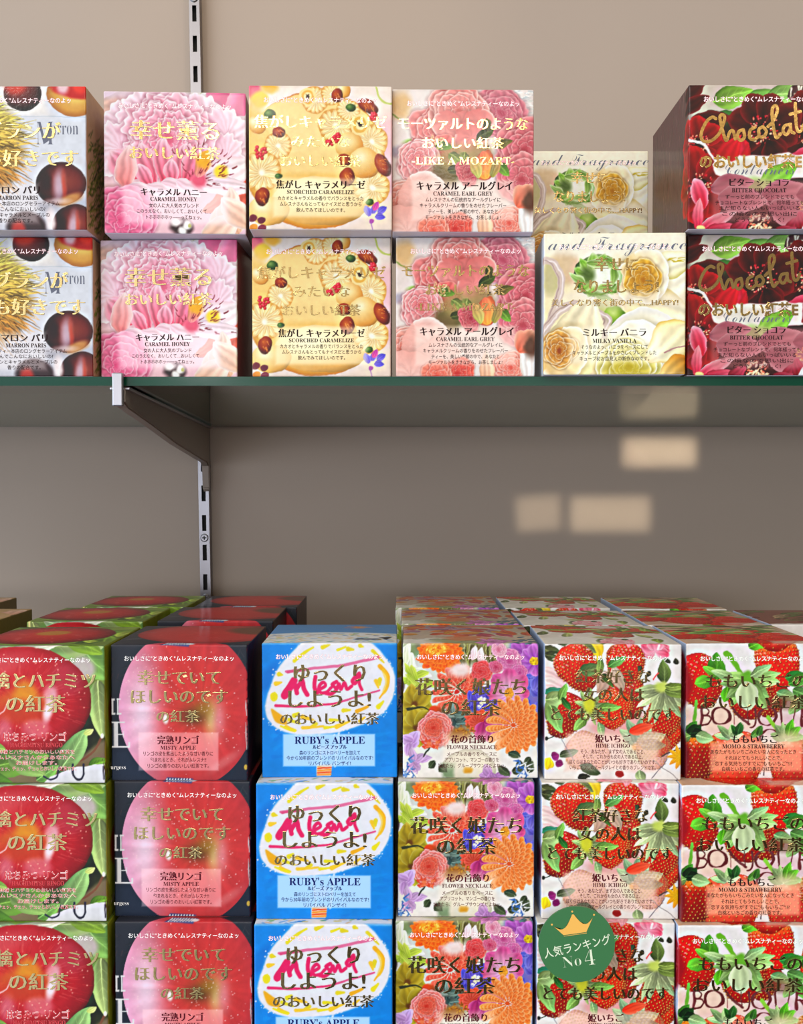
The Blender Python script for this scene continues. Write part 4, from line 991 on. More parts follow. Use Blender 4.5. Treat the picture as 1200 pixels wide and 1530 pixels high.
    A.rect(.0, -.3, .4, -.02, (240, 234, 224), .85, .08)
    A.rect(-1, -1, -.005, 1, (196, 214, 244), .9); A.rect(-.25, .5, -.02, .72, (110, 20, 40), .7, .1)  # white left side coloured bluish to stand in for daylight on it
    return A.finish(.010, .55, 1.12, 1.08)


def art_momo():
    A = Art((234, 230, 228), 25)
    A.ell(.3, .57, .4, .14, col=(232, 196, 176), al=.8, soft=.15); A.rect(.5, .5, 1.1, .68, (218, 190, 188), .85, .1)
    A.berry(1.02, .27, .16, 1.9, 1.1, (244, 90, 40), (190, 30, 24)); A.berry(.62, .4, .13, 1.8, 1.1, (200, 50, 40), (150, 24, 26))
    A.berry(.67, .14, .175, 1.45, 1.15, (244, 70, 44), (206, 26, 22), 1, (240, 190, 70))
    A.berry(.09, .28, .185, 1.25, 1.15, (226, 30, 30), (176, 16, 24)); A.berry(.46, .4, .17, 1.6, .95, (226, 60, 46), (160, 24, 26))
    G1, G2, G3 = (110, 170, 50), (150, 190, 110), (90, 150, 50)
    A.leaf(.22, .26, .2, .13, -1.5, G3); A.leaf(.24, .24, .13, .07, -2.6, (130, 180, 70)); A.leaf(.18, .27, .13, .1, 2.9, (120, 180, 60)); A.leaf(.3, .32, .12, .09, 1.7, (110, 176, 50))
    A.line([(.3, .07), (.36, .16), (.42, .26)], .035, (130, 186, 70), 1, .028)
    A.calyx(.45, .27, .24, -.5, 3.6, 9, (160, 196, 120), None, .4); A.ell(.45, .25, .05, .045, col=(120, 180, 70), soft=.03); A.petal(.44, .28, .22, .16, 1.5, (190, 206, 160), (206, 220, 180), (226, 236, 206)); A.leaf(.48, .24, .17, .07, -.5, (170, 200, 140)); A.leaf(.34, .24, .16, .07, 3.4, (170, 200, 140))
    for (x, y, L, a, c) in ((.72, .26, .18, -.2, (80, 150, 70)), (.75, .3, .2, -.4, (100, 160, 70)), (.78, .34, .2, .3, (120, 170, 96)), (.66, .36, .16, .3, (160, 190, 130)), (.82, .38, .2, .9, (110, 160, 80)), (.9, .3, .2, -.9, (90, 150, 60)), (.85, .4, .15, 2.2, (150, 180, 120)), (.5, .0, .12, -.2, (140, 190, 60)), (.46, .03, .12, -.5, (120, 180, 60))):
        A.leaf(x, y, L, .09, a, c)
    A.ell(.7, .44, .12, .05, col=(130, 90, 70), al=.7, soft=.05)
    br_ = (120, 62, 64)

    def cap(P, w):
        A.line(P, w, br_, .9, None, False)
    def oval(x, y, rx, ry):
        for k in range(40):
            t = k * 2 * PI / 40; t2 = t + 2 * PI / 40
            A.line([(x + rx * math.cos(t), y + ry * math.sin(t)), (x + rx * math.cos(t2), y + ry * math.sin(t2))], .007 + .017 * abs(math.cos(t)) ** 1.5, br_, .9)
    cap([(.115, .48), (.115, .6)], .02); A.line([(.11, .482), (.15, .485), (.17, .51), (.15, .533), (.12, .535)], .012, br_); A.line([(.12, .535), (.17, .545), (.185, .57), (.16, .597), (.11, .6)], .014, br_)
    oval(.26, .54, .062, .062); oval(.595, .54, .066, .064)
    cap([(.355, .6), (.355, .48)], .007); cap([(.35, .48), (.455, .6)], .022); cap([(.455, .6), (.455, .48)], .007)
    A.line([(.505, .48), (.505, .58), (.49, .615), (.465, .625)], .018, br_, 1, .01)
    A.line([(.7, .48), (.7, .56), (.72, .597), (.76, .6), (.79, .585), (.8, .55), (.8, .48)], .018, br_, 1, .008)
    cap([(.86, .48), (.86, .6)], .02); A.line([(.86, .482), (.91, .487), (.93, .51), (.91, .537), (.865, .542)], .012, br_); cap([(.89, .54), (.95, .6)], .018)
    oval(.62, .7, .075, .065)
    # lower fruit
    A.berry(.35, .87, .25, 1.57, .9, (238, 120, 84), (206, 60, 46)); A.berry(.82, .9, .22, 1.57, .9, (226, 80, 60), (170, 40, 40)); A.berry(.99, .78, .14, 1.5, 1.1, (236, 60, 50), (180, 30, 30), 1, (240, 180, 90))
    A.panel(.18, .73, .86, .945, (242, 160, 126), .72, .03)
    A.berry(.08, .84, .165, 1.5, 1.2, (226, 50, 20), (120, 14, 14), 1, (246, 190, 60))
    A.line([(.07, .43), (.06, .58)], .022, (130, 176, 80), 1, .026); A.leaf(.0, .66, .12, .08, -.8, (84, 140, 60)); A.leaf(.02, .68, .13, .1, -.7, (40, 76, 36)); A.leaf(.05, .66, .09, .08, .0, (36, 66, 34)); A.leaf(.08, .68, .13, .1, .25, (170, 200, 140)); A.leaf(.04, .68, .12, .08, 2.7, (150, 186, 110))
    A.calyx(.33, .70, .12, -3.3, .2, 5, (170, 200, 140), None, .45); A.leaf(.38, .68, .09, .05, -2.1, (60, 110, 50)); A.leaf(.38, .68, .1, .06, -1.3, (70, 110, 60)); A.leaf(.48, .7, .12, .05, -.9, (110, 150, 70)); A.leaf(.53, .68, .08, .05, -1.2, (80, 116, 60))
    A.line([(.6, .54), (.65, .6), (.68, .65)], .028, (150, 190, 80), 1, .022); A.calyx(.74, .7, .15, -3.0, .1, 7, (176, 200, 140), None, .4); A.leaf(.76, .68, .13, .07, -1.3, (110, 176, 60)); A.leaf(.78, .68, .1, .06, -.8, (120, 180, 70))
    A.ell(.78, .7, .1, .05, col=(222, 214, 160), al=.7, soft=.06)
    A.panel(.3, .68, .78, .76, (236, 214, 190), .35, .04)
    A.line([(.58, .9), (.58, .975)], .006, (70, 50, 60))
    # lid
    A.rect(-1, -1, 2, -.012, (200, 150, 110), .6)
    for i in range(10):
        A.berry(A.r.uniform(0, 1.0), A.r.uniform(-.5, -.15), .22, A.r.uniform(0, 3), 1.1, (232, 60, 36), (190, 40, 30), .95, None, .6)
    for i in range(50):
        A.leaf(A.r.uniform(0, 1.0), A.r.uniform(-1.0, -.4), .22, .08, A.r.uniform(-.5, .5) + (PI if i % 2 else 0), [(110, 140, 70), (150, 176, 100), (190, 190, 140), (130, 90, 70)][i % 4])
    A.rect(.65, -.12, 1.1, 0, (226, 206, 190), .7, .06)
    A.rect(-1, -1, -.005, 1, (200, 216, 244), .95); A.ell(-.12, .3, .16, .22, col=(160, 20, 40), al=.95, soft=.05); A.ell(-.1, .85, .14, .2, col=(120, 20, 40), al=.95, soft=.06); A.spray(80, -.25, .1, -.02, .5, [(240, 150, 150), (100, 10, 30)], .012, .008)  # left side: bluish daylight put into the white colour, berries over it
    return A.finish(.010, .55, 1.12, 1.1)


def art_peach():
    A = Art((206, 170, 130), 27)
    A.grad(-1, -1, 2, 1, (186, 150, 96), (240, 200, 180))
    for i in range(40):
        A.petal(A.r.uniform(-.2, 1.1), A.r.uniform(-1, 1), .35, .2, A.r.uniform(0, 6.28), *[((200, 150, 90), (226, 186, 140)), ((170, 150, 70), (196, 180, 110)), ((230, 170, 150), (246, 210, 196)), ((150, 110, 70), (190, 150, 100))][i % 4], al=.8)
    A.panel(.15, .62, .85, .92, (250, 232, 216), .6, .04)
    A.rect(1.005, -1, 2, 1, (110, 100, 50), .7)
    return A.finish(.02, .4)


def art_plum():
    A = Art((238, 232, 228), 29)
    A.rect(-1, -1, 2, -.06, (150, 104, 92), 1, .06)
    for i in range(30):
        A.leaf(A.r.uniform(-.1, 1.1), A.r.uniform(-1, -.15), .3, .12, A.r.uniform(0, 6.28), [(130, 100, 80), (120, 130, 80), (150, 80, 76), (176, 150, 120)][i % 4])
    for i in range(7):
        A.sphere(A.r.uniform(.1, .9), A.r.uniform(.2, .9), .13, (170, 50, 70), (226, 130, 140), (110, 24, 44))
    A.panel(.15, .62, .85, .92, (250, 236, 230), .6, .04)
    A.rect(-1, -1, -.005, 1, (200, 216, 244), .8)  # pale blue left side, daylight painted into its colour
    return A.finish(.02, .4)

# ---------------------------------------------------------------- helpers


def link(name, me, m=None, parent=None):
    o = bpy.data.objects.new(name, me); COL.objects.link(o)
    if m is not None:
        me.materials.clear(); me.materials.append(m)
    if parent:
        o.parent = parent
    return o


def empty(name, loc, rz=0.0):
    o = bpy.data.objects.new(name, None); COL.objects.link(o); o.location = loc; o.rotation_euler = (0, 0, rz)
    o.empty_display_size = .02
    return o


def tag(o, label, cat, group=None):
    o['label'] = label; o['category'] = cat
    if group:
        o['group'] = group
    return o


def bm_box(bm, x0, x1, y0, y1, z0, z1, bevel=0.0):
    r = bmesh.ops.create_cube(bm, size=1)
    bmesh.ops.scale(bm, vec=(x1 - x0, y1 - y0, z1 - z0), verts=r['verts'])
    bmesh.ops.translate(bm, vec=((x0 + x1) / 2, (y0 + y1) / 2, (z0 + z1) / 2), verts=r['verts'])
    if bevel:
        es = list({e for v in r['verts'] for e in v.link_edges})
        bmesh.ops.bevel(bm, geom=es, offset=bevel, segments=2, affect='EDGES', profile=.5)


def to_mesh(bm, name):
    me = bpy.data.meshes.new(name); bm.to_mesh(me); bm.free(); return me


def box_obj(name, x0, x1, y0, y1, z0, z1, m, bevel=0.0, parent=None):
    bm = bmesh.new(); bm_box(bm, x0, x1, y0, y1, z0, z1, bevel)
    return link(name, to_mesh(bm, name), m, parent)


# ---------------------------------------------------------------- the setting
GZ = EYE + .0683                               # top of the glass shelf
LZ = EYE - .1826                               # top of the second layer of the lower stacks
CS = .085                                      # every carton is an 85 mm cube
SHZ = LZ - 2 * CS                              # board under the lower stacks
w_ = box_obj('wall_back', -1.6, 1.6, 1.016, 1.10, .3, 2.75, M['wall']); w_['kind'] = 'structure'
w_ = box_obj('trim_1', -.75, .75, .60, 1.010, SHZ - .025, SHZ, M['board']); w_['kind'] = 'structure'
w_ = box_obj('trim_2', -.36, .40, .712, .895, SHZ, LZ, M['board']); w_['kind'] = 'structure'

# ---------------------------------------------------------------- lettering
DG = None


def text_mesh(body, em, thick, bold, raised=0.0):
    """flat letters; thick > 0 gives heavy uprights over thin bars, as in a Ming-style face"""
    global DG
    cu = bpy.data.curves.new('lettering', 'FONT'); cu.body = body; cu.size = 1.0; cu.align_x = 'CENTER'
    cu.resolution_u = 3; cu.offset = bold; cu.fill_mode = 'FRONT'
    if raised:                                   # stamped letters with a rounded rim
        cu.bevel_depth = raised; cu.bevel_resolution = 1; cu.offset = bold - raised; cu.resolution_u = 2
    o = bpy.data.objects.new('lettering', cu); COL.objects.link(o)
    bpy.context.view_layer.update(); DG = bpy.context.evaluated_depsgraph_get()
    me = bpy.data.meshes.new_from_object(o.evaluated_get(DG))
    nv = len(me.vertices); co = np.empty(nv * 3); me.vertices.foreach_get('co', co); co = co.reshape(-1, 3)
    polys = [tuple(p.vertices) for p in me.polygons]
    bpy.data.objects.remove(o); bpy.data.curves.remove(cu); bpy.data.meshes.remove(me)
    return co, polys


def serif(s):
    """letters of a roman face with serifs (mathematical bold alphabet of the bundled font)"""
    out = ''
    for ch in s:
        if 'A' <= ch <= 'Z':
            out += chr(0x1d400 + ord(ch) - 65)
        elif 'a' <= ch <= 'z':
            out += chr(0x1d41a + ord(ch) - 97)
        elif '0' <= ch <= '9':
            out += chr(0x1d7ce + ord(ch) - 48)
        else:
            out += ch
    return out


def script(s):
    return ''.join(chr(0x1d4d0 + ord(c) - 65) if 'A' <= c <= 'Z' else chr(0x1d4ea + ord(c) - 97) if 'a' <= c <= 'z' else c for c in s)


def letters(name, rows, m, parent, lift, rim=0.0):
    """rows of (text, cx, cy, em, width, style): cx, cy in parts of the carton front, v downwards"""
    VS, FS, n = [], [], 0
    for body, cx, cy, em, width, style in rows:
        thick, bold, cap = {'ming': (.056, -.009, .38), 'goth': (0, .004, .38), 'bold': (0, .022, .38), 'halo': (0, .028, .38),
                            'serif': (0, 0, .34), 'serifthin': (0, -.015, .34), 'script': (0, -.012, .3), 'brush': (.02, .03, .38)}[style]
        if style in ('serif', 'serifthin'):
            body = serif(body)
        if style == 'script':
            body = script(body)
        rz = rim
        co, polys = text_mesh(body, em, thick, bold, rz)
        x = co[:, 0] * em; y = (co[:, 1] - cap) * em
        if width:
            k = width / max(1e-6, np.ptp(x)); x = (x - (x.max() + x.min()) / 2) * k
        for dx in ((-1, -.33, .33, 1) if thick else (0,)):
            X = (cx - .5 + x + dx * thick * em * .8) * CS; Z = (.5 - cy + y) * CS + CS / 2
            VS.append(np.stack([X, -lift - (dx + 1) * 4e-6 - (co[:, 2] + rz) * em * CS * .5, Z], 1))
            FS += [tuple(i + n for i in p) for p in polys]; n += len(X)
    me = bpy.data.meshes.new(name); me.from_pydata(np.concatenate(VS).tolist(), [], FS)
    return link(name, me, m, parent)


def strokes(name, lines, w, m, parent, lift):
    """hand-lettered pen strokes (points in parts of the carton front) as a flat ribbon with round ends"""
    n = 420; g = (np.arange(n) + .5) / n; U, V = np.meshgrid(g, g); D = np.full(U.shape, 9.0)
    for P in lines:
        P = np.array(P, float); E = np.vstack([2 * P[0] - P[1], P, 2 * P[-1] - P[-2]]); Q = []
        for i in range(1, len(E) - 2):
            a, b, c, d = E[i - 1:i + 3]
            for t in np.linspace(0, 1, 6, endpoint=False):
                Q.append(.5 * (2 * b + (c - a) * t + (2 * a - 5 * b + 4 * c - d) * t * t + (3 * b - a - 3 * c + d) * t ** 3))
        Q = np.array(Q + [P[-1]])
        for (ax, ay), (bx, by) in zip(Q, Q[1:]):
            ex, ey = bx - ax, by - ay; t = np.clip(((U - ax) * ex + (V - ay) * ey) / (ex * ex + ey * ey + 1e-12), 0, 1)
            D = np.minimum(D, np.hypot(U - ax - t * ex, V - ay - t * ey))
    ins = D < w / 2; VS, FS = [], []
    for r in range(n):                                                # one strip of quads per scan row
        e = np.flatnonzero(np.diff(np.concatenate([[0], ins[r].astype(int), [0]])))
        for c0, c1 in zip(e[::2], e[1::2]):
            k = len(VS)
            for cx, ry in ((c0, r + 1), (c1, r + 1), (c1, r), (c0, r)):
                VS.append(((cx / n - .5) * CS, -lift, (1 - ry / n) * CS))
            FS.append((k, k + 1, k + 2, k + 3))
    me = bpy.data.meshes.new(name); me.from_pydata(VS, [], FS)
    return link(name, me, m, parent)


# ---------------------------------------------------------------- cartons


def grid_face(n, m):
    e = [0, .004, .008, .012]
    lin_ = lambda k: np.array(e + list(np.linspace(.02, .98, k)) + [1 - q for q in e[::-1]])
    return np.meshgrid(lin_(n), lin_(m))


def carton_meshes(name, art):
    """the card body (front, back, sides, base) and the lid, with rounded edges and the print in colours"""
    a = np.clip(art.a, 0, 255) / 255
    L = np.where(a > .04045, ((a + .055) / 1.055) ** 2.4, a / 12.92)
    avg = L[N:, N:2 * N].reshape(-1, 3).mean(0)

    def sample(u, v):
        x = ((u + 1) * N - .5).clip(0, 3 * N - 1.001); y = ((v + 1) * N - .5).clip(0, 2 * N - 1.001)
        i = x.astype(int); j = y.astype(int); fx = (x - i)[..., None]; fy = (y - j)[..., None]
        i1 = np.minimum(i + 1, 3 * N - 1); j1 = np.minimum(j + 1, 2 * N - 1)
        return (L[j, i] * (1 - fx) + L[j, i1] * fx) * (1 - fy) + (L[j1, i] * (1 - fx) + L[j1, i1] * fx) * fy

    def rounded(P, r=.0009):
        c = np.array([0, CS / 2, CS / 2]); h = CS / 2
        q = P - c; k = np.clip(q, -(h - r), h - r); d = q - k
        ln = np.linalg.norm(d, axis=-1, keepdims=True)
        return np.where(ln > 0, k + d / np.maximum(ln, 1e-12) * r, q) + c

    def face(n, fn, cf, bulge=None):
        Ug, Vg = grid_face(n, n)
        P = rounded(fn(Ug, Vg)); C = cf(Ug, Vg)
        if bulge is not None:
            b = np.clip(4 * Ug * (1 - Ug), 0, 1) * np.clip(4 * Vg * (1 - Vg), 0, 1)
            P = P + b[..., None] * np.array(bulge)
        h, w = Ug.shape; idx = np.arange(h * w).reshape(h, w)
        F = np.stack([idx[1:, :-1], idx[1:, 1:], idx[:-1, 1:], idx[:-1, :-1]], -1).reshape(-1, 4)
        return P.reshape(-1, 3), np.broadcast_to(C, Ug.shape + (3,)).reshape(-1, 3), F

    def build(nm, parts):
        V = np.concatenate([p[0] for p in parts]); C = np.concatenate([p[1] for p in parts])
        F, o = [], 0
        for p in parts:
            F.append(p[2] + o); o += len(p[0])
        F = np.concatenate(F)
        me = bpy.data.meshes.new(nm)
        me.vertices.add(len(V)); me.vertices.foreach_set('co', V.ravel())
        me.loops.add(len(F) * 4); me.loops.foreach_set('vertex_index', F.ravel().astype(np.int32))
        me.polygons.add(len(F)); me.polygons.foreach_set('loop_start', (np.arange(len(F)) * 4).astype(np.int32))
        me.update(calc_edges=True)
        at = me.color_attributes.new('print', 'FLOAT_COLOR', 'POINT')
        at.data.foreach_set('color', np.concatenate([C, np.ones((len(C), 1))], 1).ravel())
        me.materials.append(M['print']); me.polygons.foreach_set('use_smooth', np.ones(len(F), bool)); me.update()
        return me
    s = CS
    st = lambda x, y, z: np.stack([x * np.ones_like(y * 1.0 + z), y * np.ones_like(z * 1.0 + x), z * np.ones_like(x * 1.0 + y)], -1)
    Z = lambda V: s * (1 - V)
    parts = [face(N - 8, lambda U, V: st((U - .5) * s, 0 * U, Z(V)), sample),
             face(70, lambda U, V: st(.5 * s + 0 * U, U * s, Z(V)), lambda U, V: sample(1 + U, V)),
             face(70, lambda U, V: st(-.5 * s + 0 * U, (1 - U) * s, Z(V)), lambda U, V: sample(U - 1, V)),
             face(6, lambda U, V: st((.5 - U) * s, s + 0 * U, Z(V)), lambda U, V: avg),
             face(6, lambda U, V: st((U - .5) * s, V * s, 0 * U), lambda U, V: np.array(lin((206, 196, 206))))]
    lid = [face(110, lambda U, V: st((U - .5) * s, (1 - V) * s, s + 0 * U), lambda U, V: sample(U, V - 1), (0, 0, .0012))]
    return build(name + '_card', parts), build(name + '_lid', lid)


TAG = 'おいしさに"ときめく"ムレスナティーなのよッ'
FOIL, CAP, INK = .00012, .00010, .00006


def make_box(art, titles, caption, capmat='dark', tagline=(.5, .1, .79, 'white', 'pink'), extra=None, hand=None, halo=None, rim=.006):
    name = 'tea_box'
    t = empty(name, (0, 0, 0))
    body, lid = carton_meshes(name, art())
    link('carton', body, None, t); link('lid', lid, None, t)
    if tagline:
        cx, cy, w, c1, c0 = tagline
        if c0:
            letters('tagline_outline', [(TAG, cx, cy, .042, w, 'halo')], M[c0], t, INK)
        letters('tagline_lettering', [(TAG, cx, cy, .042, w, 'goth')], M[c1], t, CAP)
    if titles:
        letters('foil_title', titles, M['foil'], t, FOIL, rim)['label'] = 'gold foil lettering'
    if hand:
        strokes('foil_handwriting', hand[0], hand[1], M['foil'], t, FOIL)
    if halo:
        letters('caption_outline', [(b, x, y, e, w, 'halo' if s != 'serif' else s) for b, x, y, e, w, s in caption], M[halo], t, INK)
    if caption:
        letters('caption_lettering', caption, M[capmat], t, CAP)
    for nm, rows, mm in (extra or []):
        letters(nm, rows, M[mm], t, INK)
    return t


def lines(cx, em, rows):
    return [(b, cx, y, em, w, 'goth') for b, y, w in rows]


B = {}
B['marron'] = make_box(art_chestnut, [('モンブランが', .42, .31, .13, .80, 'ming'), ('とても好きです', .49, .50, .13, .90, 'ming')],
    [('マロン パリ', .505, .72, .065, .33, 'ming'), ('MARRON PARIS', .515, .775, .042, .29, 'serif')] + lines(.5, .034, [('ムレスナティー本店のロングセラーアイテム', .815, .62), ('なんでこんなにおいしいの?', .853, .42), ('マロンとキャラメルとメープルの', .893, .48), ('香りの配合です。', .933, .24)]),
    extra=[('brand_lettering', [('M', .71, .325, .24, .12, 'serifthin'), ('arron', .85, .29, .135, .19, 'serifthin')], 'grey')], rim=.012)
B['carnation'] = make_box(art_carnation, [('幸せ薫る', .5, .27, .15, .62, 'ming'), ('おいしい紅茶', .5, .43, .10, .63, 'ming')],
    [('キャラメル ハニー', .49, .705, .06, .46, 'ming'), ('CARAMEL HONEY', .49, .755, .042, .33, 'serif')] + lines(.49, .034, [('女の人に大人気のブレンド', .80, .35), ('このうえなく、おいしくて…おいしくて…', .84, .52), ('トホホホホホッ――ってねェッ。', .882, .39)]), rim=.012)
B['caramel'] = make_box(art_caramel, [('焦がしキャラメリゼ', .5, .25, .10, .92, 'ming'), ('みたいな', .5, .385, .09, .41, 'ming'), ('おいしい紅茶', .5, .52, .09, .56, 'ming')],
    [('焦がし キャラメリーゼ', .5, .685, .065, .62, 'ming'), ('SCORCHED CARAMELIZE', .5, .737, .04, .47, 'serif')] + lines(.5, .034, [('カカオとキャラメルの香りでバランスをとった', .78, .60), ('ムレスナさんもとってもナイスだと思うから', .82, .57), ('飲んでみてほしいのです。', .862, .34)]))
B['mozart'] = make_box(art_mozart, [('モーツァルトのような', .5, .24, .10, .91, 'ming'), ('おいしい紅茶', .5, .375, .09, .57, 'ming'), ('-LIKE A MOZART-', .5, .50, .075, .72, 'serif')],
    [('キャラメル アールグレイ', .51, .675, .07, .67, 'ming'), ('CARAMEL EARL GREY', .5, .73, .042, .42, 'serif')] + lines(.5, .034, [('ムレスナさんの伝統的なアールグレイに', .772, .53), ('キャラメルクリームの香りをのせたフレーバー', .813, .61), ('ティーを、美しい季節の中で、あなたと', .855, .49), ('モーツァルトをききながら、お茶しましょ!', .896, .53)]))
B['vanilla'] = make_box(art_vanilla, [('幸せに', .51, .22, .11, .30, 'ming'), ('なりましょう!', .51, .375, .11, .59, 'ming'), ('美しくなり響く街の中で…HAPPY!', .5, .49, .055, .89, 'ming')],
    [('ミルキー バニラ', .5, .70, .065, .44, 'ming'), ('MILKY VANILLA', .5, .76, .042, .31, 'serif')] + lines(.5, .034, [('そうなのよッ、バニラをベースにして', .803, .47), ('キャラメルとメープルをやさしくブレンドした', .843, .59), ('キューブ初お目見えの新作なのです。', .885, .49)]),
    tagline=(.5, .098, .79, 'white', 'pink'), extra=[('script_lettering', [('and Fragrance', .515, .075, .15, .97, 'script')], 'grey')])
CHOC0 = [[(.235, .235), (.2, .225), (.15, .26), (.11, .33), (.115, .38), (.16, .395), (.22, .375), (.27, .33), (.31, .24), (.30, .21), (.27, .22), (.285, .29), (.325, .385), (.355, .33), (.385, .32), (.405, .375)],
        [(.475, .31), (.435, .325), (.425, .365), (.455, .385), (.485, .36), (.475, .31)], [(.575, .295), (.535, .315), (.53, .365), (.565, .38), (.605, .36)],
        [(.645, .29), (.61, .31), (.615, .355), (.65, .36), (.675, .325), (.645, .29)], [(.69, .29), (.735, .25), (.77, .18), (.755, .145), (.725, .17), (.73, .26), (.76, .365), (.80, .34)],
        [(.88, .275), (.835, .285), (.82, .32), (.85, .345), (.88, .31), (.885, .275), (.89, .32), (.915, .335)], [(.925, .13), (.93, .24), (.945, .315), (.975, .32), (.995, .28)], [(.88, .205), (.97, .185)]]
CHOC = [[(.09 + (px - .11) * .8, py) for px, py in l] for l in CHOC0]
B['chocolate'] = make_box(art_chocolate, [('のおいしい紅茶E', .435, .53, .105, .71, 'brush')],
    [('ビター ショコラ', .495, .675, .062, .41, 'ming'), ('BITTER CHOCOLAT', .495, .73, .042, .38, 'serif')] + lines(.5, .034, [('ずーっと前のブレンドでとても', .775, .48), ('チョコレートなブレンドで、何年経っても', .815, .62), ('まだ知らない人もいっぱいいる', .853, .56), ('この頃なので思い出に', .893, .52), ('どうぞ、よろしく!', .933, .34)]),
    hand=(CHOC, .022), extra=[('script_lettering', [('Containers', .5, .585, .12, .48, 'script')], 'grey')])
B['honey_apple'] = make_box(art_honey_apple, [('林檎とハチミツ', .5, .25, .13, .86, 'ming'), ('の紅茶', .5, .42, .14, .42, 'ming')],
    [('はちみつ リンゴ', .49, .66, .07, .46, 'ming'), ('HACHIMITSU RINGO', .5, .72, .045, .38, 'serif')] + lines(.5, .034, [('林檎とハチミツのおいしい紅茶を', .77, .56), ('ムレスナさんからあなたへ', .81, .56), ('お届けします。', .85, .3), ('チェッ、チェッ、チェッとおいしい紅茶です。', .892, .58)]),
    'rust', (.5, .1, .79, 'white', None), halo='white', rim=.012)
B['misty_apple'] = make_box(art_misty_apple, [('幸せでいて', .5, .24, .12, .60, 'ming'), ('ほしいのです', .5, .38, .12, .70, 'ming'), ('の紅茶', .49, .525, .10, .31, 'ming')],
    [('完熟リンゴ', .49, .70, .07, .30, 'ming'), ('MISTY APPLE', .49, .757, .042, .26, 'serif')] + lines(.49, .036, [('リンゴの皮を煮出したような甘い香りに', .80, .51), ('包まれるとき、それがムレスナ!!', .845, .41), ('リンゴの香りのおいしい紅茶です。', .89, .45)]),
    'maroon', (.5, .1, .80, 'white', None), extra=[('side_lettering', [('urgess', .05, .90, .045, .11, 'serifthin')], 'white')], rim=.012)
B['ruby'] = make_box(art_ruby, [('ゆっくり', .5, .22, .15, .52, 'ming'), ('しようよ!', .5, .41, .15, .60, 'ming'), ('のおいしい紅茶', .5, .56, .10, .725, 'ming')],
    [("RUBY's APPLE", .5, .72, .078, .52, 'serif'), ('ルビーズ アップル', .5, .77, .036, .25, 'ming')] + lines(.5, .036, [('森のリンゴにストロベリーを加えて', .813, .45), ('今から30年前のブレンドのリバイバルなのです!', .852, .64), ('リバイバル バンザイ!', .892, .31)]), 'navy')
B['flowers'] = make_box(art_flowers, [('花咲く娘たち', .5, .32, .14, .81, 'ming'), ('の紅茶', .505, .475, .14, .43, 'ming')],
    [('花の首飾り', .51, .71, .068, .31, 'ming'), ('FLOWER NECKLACE', .51, .768, .042, .37, 'serif')] + lines(.51, .036, [('メープルの香りをベースに', .82, .37), ('アプリコット、マンゴーの香りを', .862, .40), ('加えたら、グループサウンズだよねッ。', .905, .50)]), 'maroon')
B['hime'] = make_box(art_hime, [('紅茶好きな', .5, .235, .115, .54, 'ming'), ('女の人は', .5, .37, .115, .45, 'ming'), ('とても美しいのです', .5, .515, .11, .90, 'ming')],
    [('姫いちご', .5, .695, .068, .255, 'ming'), ('HIME ICHIGO', .5, .747, .042, .25, 'serif')] + lines(.5, .036, [('そう、あなたが、まず女の人であること、', .79, .47), ('そして、これからも女の人である以上、', .828, .44), ('ぼくらはあなたのことがいつも好きでありたいのです。', .868, .64), ('いちごと少しのアールグレイとの香りのブレンドです。', .908, .63)]),
    'maroon', (.5, .1, .79, 'white', 'green'))
B['momo'] = make_box(art_momo, [('ももいちごの', .52, .275, .115, .74, 'ming'), ('おいしい紅茶', .5, .43, .115, .78, 'ming')],
    [('ももいちご', .51, .705, .07, .34, 'ming'), ('MOMO & STRAWBERRY', .5, .76, .045, .46, 'serif')] + lines(.5, .036, [('あなたがももいちごみたいな人になったとき', .80, .63), ('それはとてもうれしいことで、', .845, .42), ('恋する気持ちがすでに"ももいちご"!??', .887, .57), ('白桃といちごの香りの紅茶です。', .927, .46)]),
    tagline=(.5, .11, .79, 'white', 'green'))
B['peach'] = make_box(art_peach, [], [], tagline=None)
B['plum'] = make_box(art_plum, [], [], tagline=None)

USED = set()


def place(kind, x, y, z, yaw, label, group, bare=False):
    """x, y = middle of the front's foot; the first use moves the box itself, later ones copy it with its parts"""
    src = B[kind]
    if kind in USED:
        r = src.copy(); COL.objects.link(r)
        for ch in [c for c in COL.objects if c.parent == src]:
            if bare and ch.name.split('.')[0] not in ('carton', 'lid'):
                continue
            c = ch.copy(); COL.objects.link(c); c.parent = r
    else:
        r = src; USED.add(kind)
    r.location = (x, y, z); r.rotation_euler = (0, 0, math.radians(yaw))
    return tag(r, label, 'tea box', group)


GU, GL, GR, GB = 'boxes on the glass shelf', 'front stacks of the lower shelf', 'second row of the lower shelf', 'rear row of the lower shelf'
z0, z1 = GZ + .0002, GZ + .0006 + CS
NM = {'marron': 'chestnut print tea box, dark nuts and a spiny husk', 'carnation': 'pink carnation print tea box', 'caramel': 'cream tart and nuts print tea box',
      'mozart': 'soft pink roses print tea box', 'vanilla': 'white and yellow roses print tea box', 'chocolate': 'dark red cosmos tea box with handwritten foil title'}
for k, lv, x, y, w in (('marron', 1, -.2305, .5969, 0), ('marron', 0, -.2319, .6120, 0), ('carnation', 1, -.1372, .6056, 2.3), ('carnation', 0, -.1445, .6182, -1.7), ('caramel', 1, -.0486, .5965, 1.2), ('caramel', 0, -.0496, .6130, 0),
                       ('mozart', 1, .0364, .6018, .7), ('mozart', 0, .0386, .6118, -.4), ('vanilla', 0, .1277, .6019, -1.5), ('chocolate', 1, .2120, .5952, 0), ('chocolate', 0, .2150, .6060, 0)):
    place(k, x, y, z1 if lv else z0, w, NM[k] + (', upper of the two' if lv else ', lower of the two') if k != 'vanilla' else NM[k] + ' at the front edge of the glass shelf', GU)
